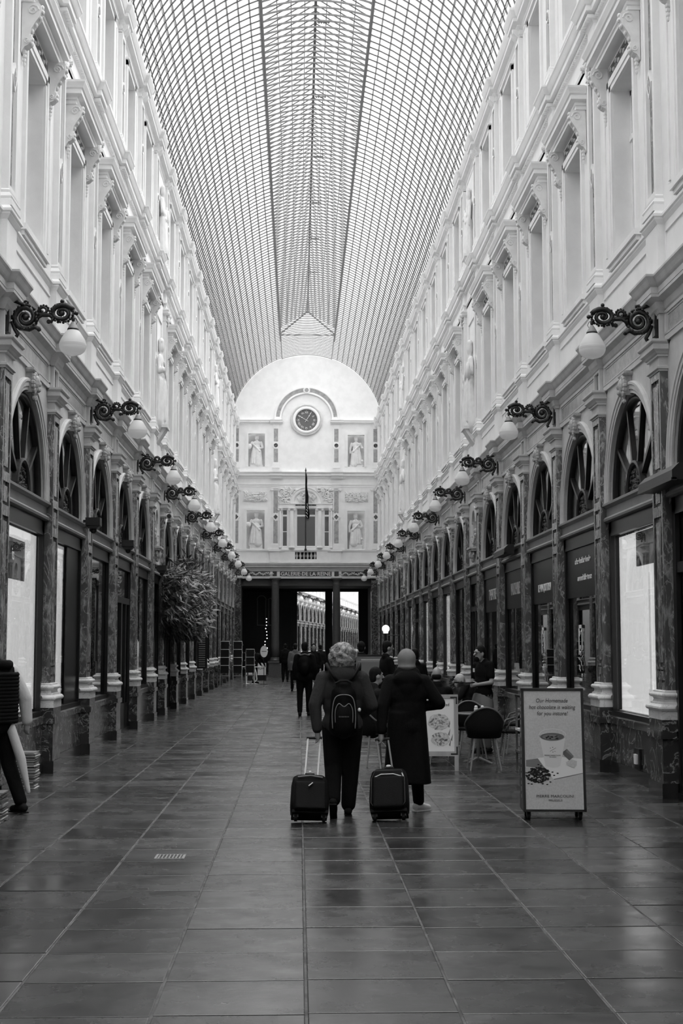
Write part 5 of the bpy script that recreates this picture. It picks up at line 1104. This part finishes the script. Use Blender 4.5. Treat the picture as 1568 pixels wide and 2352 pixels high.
for sx,a in ((.2,.95),(-.2,.95),(.2,.24),(-.2,.24)):
    b = MB(); s = 1 if sx > 0 else -1; lean_box(b,*sorted((s*.215,s*.31)),a+(.03 if a>.5 else -.02),a+(.05 if a>.5 else 0),.012,.016); lean_box(b,*sorted((s*.29,s*.31)),a-.05 if a>.5 else a-.02,a+.05 if a>.5 else a+.09,.012,.016); b.build('corner_bracket','black',wb_)
b = MB(); lean_box(b,-.275,.275,.255,.265,-.002,.006); lean_box(b,-.275,.275,.975,.985,-.002,.006); lean_box(b,-.275,-.265,.265,.975,-.002,.006); lean_box(b,.265,.275,.265,.975,-.002,.006); b.build('inner_bead','steel_d',wb_)
me = text_mesh('Bakehouse Flatbread' if False else 'Flatbread',.058,'ink',.0006); o = new('printed_text',me,pb_); o.matrix_basis = Matrix.Translation((.095,-.163+.875*math.sin(.10)-.002,.875*math.cos(.10))) @ Matrix.Rotation(-.10,4,'X') @ Matrix.Rotation(PI/2,4,'X')
q = random.Random(8)
def bread(cx, ca, r0, nm):
    b = MB(); 
    def pt(x,a,t): return (x,-.162-t*math.cos(.1)+a*math.sin(.1),a*math.cos(.1)+t*math.sin(.1))
    b.add([pt(cx+r0*math.cos(2*PI*i/24)*(1+.08*math.sin(5*i)),ca+r0*.72*math.sin(2*PI*i/24)*(1+.06*math.cos(3*i)),.0012) for i in range(24)],[tuple(range(24))]); o=b.build(nm,'cream',pb_)
    for mt,n,t in (('grey',18,.0016),('steel',9,.002),('shoe_w',22,.0024)):
        b = MB()
        for _ in range(n):
            a=q.uniform(0,2*PI); d=r0*.9*math.sqrt(q.random()); x,y=cx+d*math.cos(a),ca+d*.7*math.sin(a); s1,s2=q.uniform(.008,.03),q.uniform(.006,.016); th=q.uniform(0,PI)
            b.add([pt(x+s1*math.cos(2*PI*i/8)*math.cos(th)-s2*math.sin(2*PI*i/8)*math.sin(th),y+s1*math.cos(2*PI*i/8)*math.sin(th)+s2*math.sin(2*PI*i/8)*math.cos(th),t) for i in range(8)],[tuple(range(8))])
        b.build('printed_topping',mt,o)
bread(.06,.66,.15,'printed_flatbread'); bread(.08,.43,.13,'printed_flatbread')
b = MB()
for x,a in ((.2,.58),(.235,.40),(.21,.33),(.2,.47)): b.add([(x,-.1635+a*.0998,a),(x+.012,-.1635+(a+.1)*.0998,a+.1),(x-.02,-.1635+(a+.02)*.0998,a+.02)],[(0,1,2)])
b.build('printed_herb','grey',pb_)
# cafe chairs and tables
def chair_meshes():
    P_ = []
    b = MB(); b.lathe([(.02,.44),(.21,.43),(.235,.445),(.23,.465),(.02,.46)],(0,0,0),20); P_.append(('seat',b.mesh('seat','cloth_b')))
    b = MB(); n = 18; vs = []
    for i in range(n+1):
        a = R_(200)+R_(140)*i/n; e = math.sin(PI*i/n); zt = .64+.20*e
        for r0,z in ((.235,.44),(.262,.55),(.28,zt),(.268,zt),(.25,.55),(.222,.44)): vs.append((r0*math.cos(a),r0*math.sin(a),z))
    b.add(vs,[(i*6+k,i*6+(k+1)%6,(i+1)*6+(k+1)%6,(i+1)*6+k) for i in range(n) for k in range(6)]); P_.append(('backrest',b.mesh('backrest','cloth_b',True)))
    b = MB(); pts = []
    for i in range(n+1):
        a = R_(200)+R_(140)*i/n; pts.append((.276*math.cos(a),.276*math.sin(a),.65+.20*math.sin(PI*i/n)))
    pts = [(-.20,.16,.46),(-.25,.08,.60)]+pts+[(.25,.08,.60),(.20,.16,.46)]
    b.tube(pts,.014,7); P_.append(('arm_rim',b.mesh('arm_rim','steel_d',True)))
    return P_
CH = chair_meshes(); leg_me = {}
for sx in (-1,1):
    for sy in (-1,1): leg_me[sx,sy] = MB().tube([(sx*.14,sy*.13,.44),(sx*.21,sy*.20,0)],[.016,.011],7).mesh('leg','steel')
def chair(label, x, y, rz, group=None, rim='steel_d'):
    o = thing('cafe_chair',label,'chair',(x,y,0),rz,group)
    for nm,me in CH: new(nm,me,o)
    for me in leg_me.values(): new('leg',me,o)
    return o
chair('dark woven tub chair with splayed legs, its back to the poster stand',2.54,19.65,0)
chair('dark tub chair on the waiter side of the small table',2.58,21.45,PI); chair('dark tub chair beside the menu board at the round table',2.08,20.75,-PI/2); chair('dark tub chair at the wall side of the small table',3.12,20.75,PI/2)
chair('dark tub chair holding the bald person',2.12,21.98,R_(-15)); ch1 = chair('dark tub chair holding the bearded person',1.07,20.3,R_(-70))
MB().tube([(-.26,-.12,.70),(-.29,.0,.72),(-.27,.12,.69),(-.22,.2,.58),(-.2,.21,.47)],.018,8).build('pale_arm','shoe_w',ch1,smooth=True)
chair('dark tub chair holding the white haired person',2.98,25.2,R_(70)); chair('empty dark tub chair past the wall side table',3.45,22.6,PI/2)
def table(label, x, y, w, hgt, top='black', rim='steel'):
    o = thing('cafe_table',label,'table',(x,y,0)); b = MB(); b.lathe([(w/2-.02,hgt-.03),(w/2,hgt-.025),(w/2,hgt-.004),(w/2-.01,hgt)],(0,0,0),28); b.build('table_top',top,o)
    MB().lathe([(w/2,hgt-.026),(w/2+.006,hgt-.02),(w/2+.006,hgt-.008),(w/2,hgt-.004)],(0,0,0),28).build('metal_rim',rim,o); MB().tube([(0,0,.03),(0,0,hgt-.03)],.028,8).build('pedestal','steel_d',o)
    for k in range(4): a = PI/4+PI/2*k; MB().tube([(0,0,.09),(.26*math.cos(a),.26*math.sin(a),.015)],[.02,.014],6).build('foot','steel',o)
    return o
table('small round cafe table with cruets, dark top and metal rim',2.58,20.6,.62,.73); table('small round dark table beside the bald person',2.20,22.75,.6,.73); table('small round dark table in front of the white haired person',2.44,25.40,.6,.73); table('small round dark table by the wall past the poster stand',3.62,21.9,.6,.73)
for x,y,mt,lbx in ((2.54,20.5,'shoe_w','white salt shaker with metal lid on the small cafe table'),(2.63,20.48,'steel_d','dark pepper shaker with metal lid on the small cafe table')):
    o = thing('cruet',lbx,'shaker',(x,y,.73)); MB().lathe([(.026,0),(.03,.01),(.03,.06),(.024,.072)],(0,0,0),14).build('jar',mt,o,smooth=True); MB().lathe([(.024,.07),(.024,.09),(.012,.104)],(0,0,0),14).build('lid','alu',o,smooth=True)
# waiter station with shelves
ws = thing('serving_station','dark metal serving station with pale shelves by the cafe wall','station',(3.30,19.75,0))
for x in (-.26,.26):
    for y in (-.2,.2): MB().box(x-.014,x+.014,y-.014,y+.014,0,1.0).build('post','steel_d',ws)
for z,mt in ((.22,'steel_d'),(.52,'white'),(.98,'black')): MB().box(-.28,.28,-.22,.22,z,z+.03).build('shelf',mt,ws)
MB().box(-.25,.25,-.20,-.19,.72,.96).build('front_panel','cream',ws)
tag(MB().lathe([(.03,0),(.16,.01),(.18,.03),(.17,.03),(.14,.018)],(0,0,0),22).build('serving_dish','black',None,(3.25,19.75,1.01)),'round dark dish on top of the serving station','dish')
# side poster behind travellers
sp = thing('ice_cream_poster','grey poster stand with a pale ice cream picture past the bearded person','sign',(1.42,28.0,0)); MB().box(-.3,.3,-.02,.02,.45,1.48).build('board','grey',sp); MB().box(-.32,.32,-.03,.03,1.48,1.51).build('top_rail','black',sp)
b = MB()
for x,z,r0 in ((.1,1.12,.09),(.02,1.10,.06),(.17,1.09,.06),(.1,1.03,.08)): b.lathe([(r0,-.026),(r0,-.024)],(x,0,z),16,axis='y')
b.build('printed_scoop','white',sp); MB().box(-.26,.26,-.024,-.021,1.37,1.375).build('printed_line','white',sp); MB().box(-.2,.24,-.024,-.021,1.395,1.42).build('printed_heading','cream',sp)
for x in (-.25,.25): MB().box(x-.02,x+.02,-.2,.2,0,.03).build('foot','black',sp); MB().box(x-.012,x+.012,-.012,.012,.03,.45).build('upright','black',sp)
# stacked chairs by the far left wall
def stack_chair_meshes():
    out = []; b = MB(); b.box(-.164,.164,-.19,.2,.43,.455); out.append(('seat',b.mesh('seat','grey')))
    for y in (-.1,.1): b = MB(); b.tube([(-.206,y,.418),(.206,y,.418)],.012,6); out.append(('seat_bar',b.mesh('seat_bar','pale')))
    b = MB(); b.box(-.165,.165,-.215,-.2,.55,.845); out.append(('back_panel',b.mesh('back_panel','cloth_d')))
    b = MB(); b.tube([(-.206,.19,.715),(-.206,-.19,.715),(-.176,-.21,.75),(-.176,-.21,.86),(.176,-.21,.86),(.176,-.21,.75),(.206,-.19,.715),(.206,.19,.715)],.016,6); out.append(('frame_rim',b.mesh('frame_rim','pale',True)))
    return out
SCM = stack_chair_meshes(); sleg = [MB().tube([(sx*.206,sy*.17,.715),(sx*.168,sy*.185,.66),(sx*.176,sy*.20,.40),(sx*.185,sy*.22,0)],.012,6).mesh('leg','pale') for sx in (-1,1) for sy in (-1,1)]
for si,(x,y,n,lbx) in enumerate(((-3.00,58.5,4,'stack against the pilasters'),(-2.50,58.6,4,'middle stack'),(-2.04,59.7,3,'lower stack next to the rope barrier'))):
    for k in range(n):
        o = thing('stacking_chair','pale framed terrace chair, '+('bottom','second','third','top')[k if k < n-1 else 3]+' of the '+lbx,'chair',(x,y+.05*k,.325*k),R_(4*si-3),'stacked terrace chairs by the greenery wall')
        for nm,me in SCM: new(nm,me,o)
        for me in sleg: new('leg',me,o)
# rope barrier, oval sign, white sign box
for x,lbx in ((-2.27,'chrome barrier post beside the stacked chairs'),(-1.93,'chrome barrier post with the looped pale rope')):
    o = thing('barrier_post',lbx,'post',(x,62.5,0)); MB().lathe([(.15,0),(.15,.015),(.03,.03)],(0,0,0),16).build('base','alu',o); MB().tube([(0,0,.02),(0,0,.82)],.022,8).build('shaft','alu',o); MB().ell((0,0,.84),.035,10,7).build('knob','alu',o,smooth=True)
tag(MB().tube([(-2.9,62.5,.75),(-2.27,62.42,.74),(-1.93,62.42,.74),(-1.5,62.5,.72)],.02,6).build('barrier_bar','shoe_w'),'pale rail joining the barrier posts','rail')
tag(MB().tube([(-1.93,62.4,.72),(-1.86,62.4,.5),(-1.82,62.4,.2),(-1.87,62.4,.12),(-1.94,62.4,.13),(-1.98,62.4,.25),(-1.95,62.4,.5),(-1.93,62.4,.72)],.03,7).build('barrier_rope','white',smooth=True),'thick pale rope hanging in a loop from the barrier post','rope')
ov = thing('oval_sign','white oval sign on a thin dark post','sign',(-1.50,61.8,0)); MB().lathe([(.18,0),(.18,.02)],(0,0,0),16).build('base','black',ov); MB().tube([(0,0,.02),(0,0,1.2)],.014,6).build('post','black',ov)
b = MB(); b.add([(.16*math.cos(2*PI*i/24),t,1.41+.25*math.sin(2*PI*i/24)) for t in (-.015,.015) for i in range(24)],[tuple(range(24)),tuple(range(24,48))]+[(i,(i+1)%24,24+(i+1)%24,24+i) for i in range(24)]); b.build('plate','white',ov); MB().box(-.1,.1,-.02,-.016,1.40,1.43).build('printed_line','grey',ov)
bs = thing('sign_box','low white sign box by the portal column','sign',(-2.0,69.0,0)); MB().box(-.42,.42,-.12,.12,.25,.82).build('panel','white',bs); MB().box(-.44,.44,-.14,.14,.0,.25).build('base','black',bs); new('lettering',text_mesh('ION',.17,'ink',.004),bs,(.2,-.125,.52),(PI/2,0,0))
# lit globe on a dark stem by the cafe wall
gl = thing('stem_lamp','glowing white globe on a dark stem bracketed from the cafe wall','lamp',(XC+3.09,57.2,2.10)); MB().ell((0,0,.24),(.15,.15,.15),16,11).build('globe','lampglow',gl,smooth=True); MB().lathe([(.09,.06),(.10,.09),(.08,.12)],(0,0,0),12).build('neck','lampglow',gl); MB().tube([(0,0,-.35),(0,0,.07)],.045,8).build('stem','black',gl); MB().tube([(0,0,-.02),(.55,0,-.02)],.018,6).build('arm','black',gl)
# newspapers
def bundle(label,x,y,n,w,seed):
    o = thing('newspaper_bundle',label,'newspapers',(x,y,0)); q = random.Random(seed); z = 0
    for k in range(n):
        t = q.uniform(.009,.017); MB().box(-w/2+q.uniform(-.012,.012),w/2+q.uniform(-.012,.012),-.15+q.uniform(-.01,.01),.15+q.uniform(-.01,.01),z,z+t-.003,rz=q.uniform(-.06,.06)).build('newspaper',['white','grey','cream','grey','steel_d'][k%5],o); z += t
    return z
bundle('tall pile of folded newspapers against the marble dado',-3.24,17.35,34,.22,1); z_ = bundle('low bundle of newspapers beside the padded vest wearer',-2.97,14.05,22,.26,2)
# hanging greenery above a shop front
gr = thing('hanging_greenery','big hanging mass of dark foliage over a shop front','foliage',(-3.2,37.2,2.0)); q = random.Random(12)
def leafcloud(n, L, mt, nm, fn):
    b = MB()
    for _ in range(n):
        c, d = fn(); d = d.normalized(); s_ = d.cross(V((q.uniform(-1,1),q.uniform(-1,1),q.uniform(-1,1)))).normalized(); l_ = L*q.uniform(.6,1.5); w = l_*.09
        b.add([c,c+d*l_*.5+s_*w,c+d*l_,c+d*l_*.5-s_*w],[(0,1,2,3)])
    return stuff(b.build(nm,mt,gr))
def core():
    while True:
        y = q.uniform(-3.3,3.0); f = 1-(y/3.6)**2; x = q.uniform(-.1,.2+.62*f); z = q.uniform(-.1,1.55)
        if (x/.85)**2+((z-.75-.12*math.sin(y*1.7))/.95)**2 < 1.05*f+.15: break
    return V((x,y,z)), V((q.uniform(0,1),q.uniform(-1,1),q.uniform(-1.2,.5)))
leafcloud(20000,.17,'leaf','dark_leaves',core); leafcloud(5000,.2,'blossom','pale_sprays',lambda: (lambda c,d:(c+V((.1,0,.05)),d))(*core())); leafcloud(900,.2,'leaf','topknot',lambda:(V((q.gauss(.2,.15),q.gauss(.5,.35),1.55+abs(q.gauss(0,.16)))),V((q.uniform(-1,1),q.uniform(-1,1),q.uniform(-.2,1)))))
for y in (-3.0,-1.0,1.0,3.0): MB().tube([(-.12,y,.9),(.2,y,1.0),(.4,y,.8)],.02,6).build('branch','steel_d',gr)
# vertical shop banner
bn = thing('vertical_banner','tall narrow dark banner with a ladder of pale strokes below the greenery','banner',(-2.98,42.3,1.0)); MB().box(-.02,.28,-.02,.02,0,1.05).build('cloth','wood',bn); MB().tube([(-.3,0,1.07),(.3,0,1.07)],.015,6).build('rail','black',bn)
b = MB()
for k in range(15): b.box(.03,.22,-.026,-.021,.06+.064*k,.085+.064*k)
b.build('printed_stroke','grey',bn)
# small lights in the passage window
q = random.Random(2)
fl_ = thing('string_lights','vertical string of small glowing lights in the dark portal window','lights',(XC+ea(690-130)-1.0,YF+12.4,1.2))
MB().tube([(0,0,0),(.02,0,2.4)],.008,5).build('wire','black',fl_)
for k in range(11): MB().ell((q.uniform(-.08,.08),-.03,.2*k+.1),.035,6,5).build('bulb','lampglow',fl_)
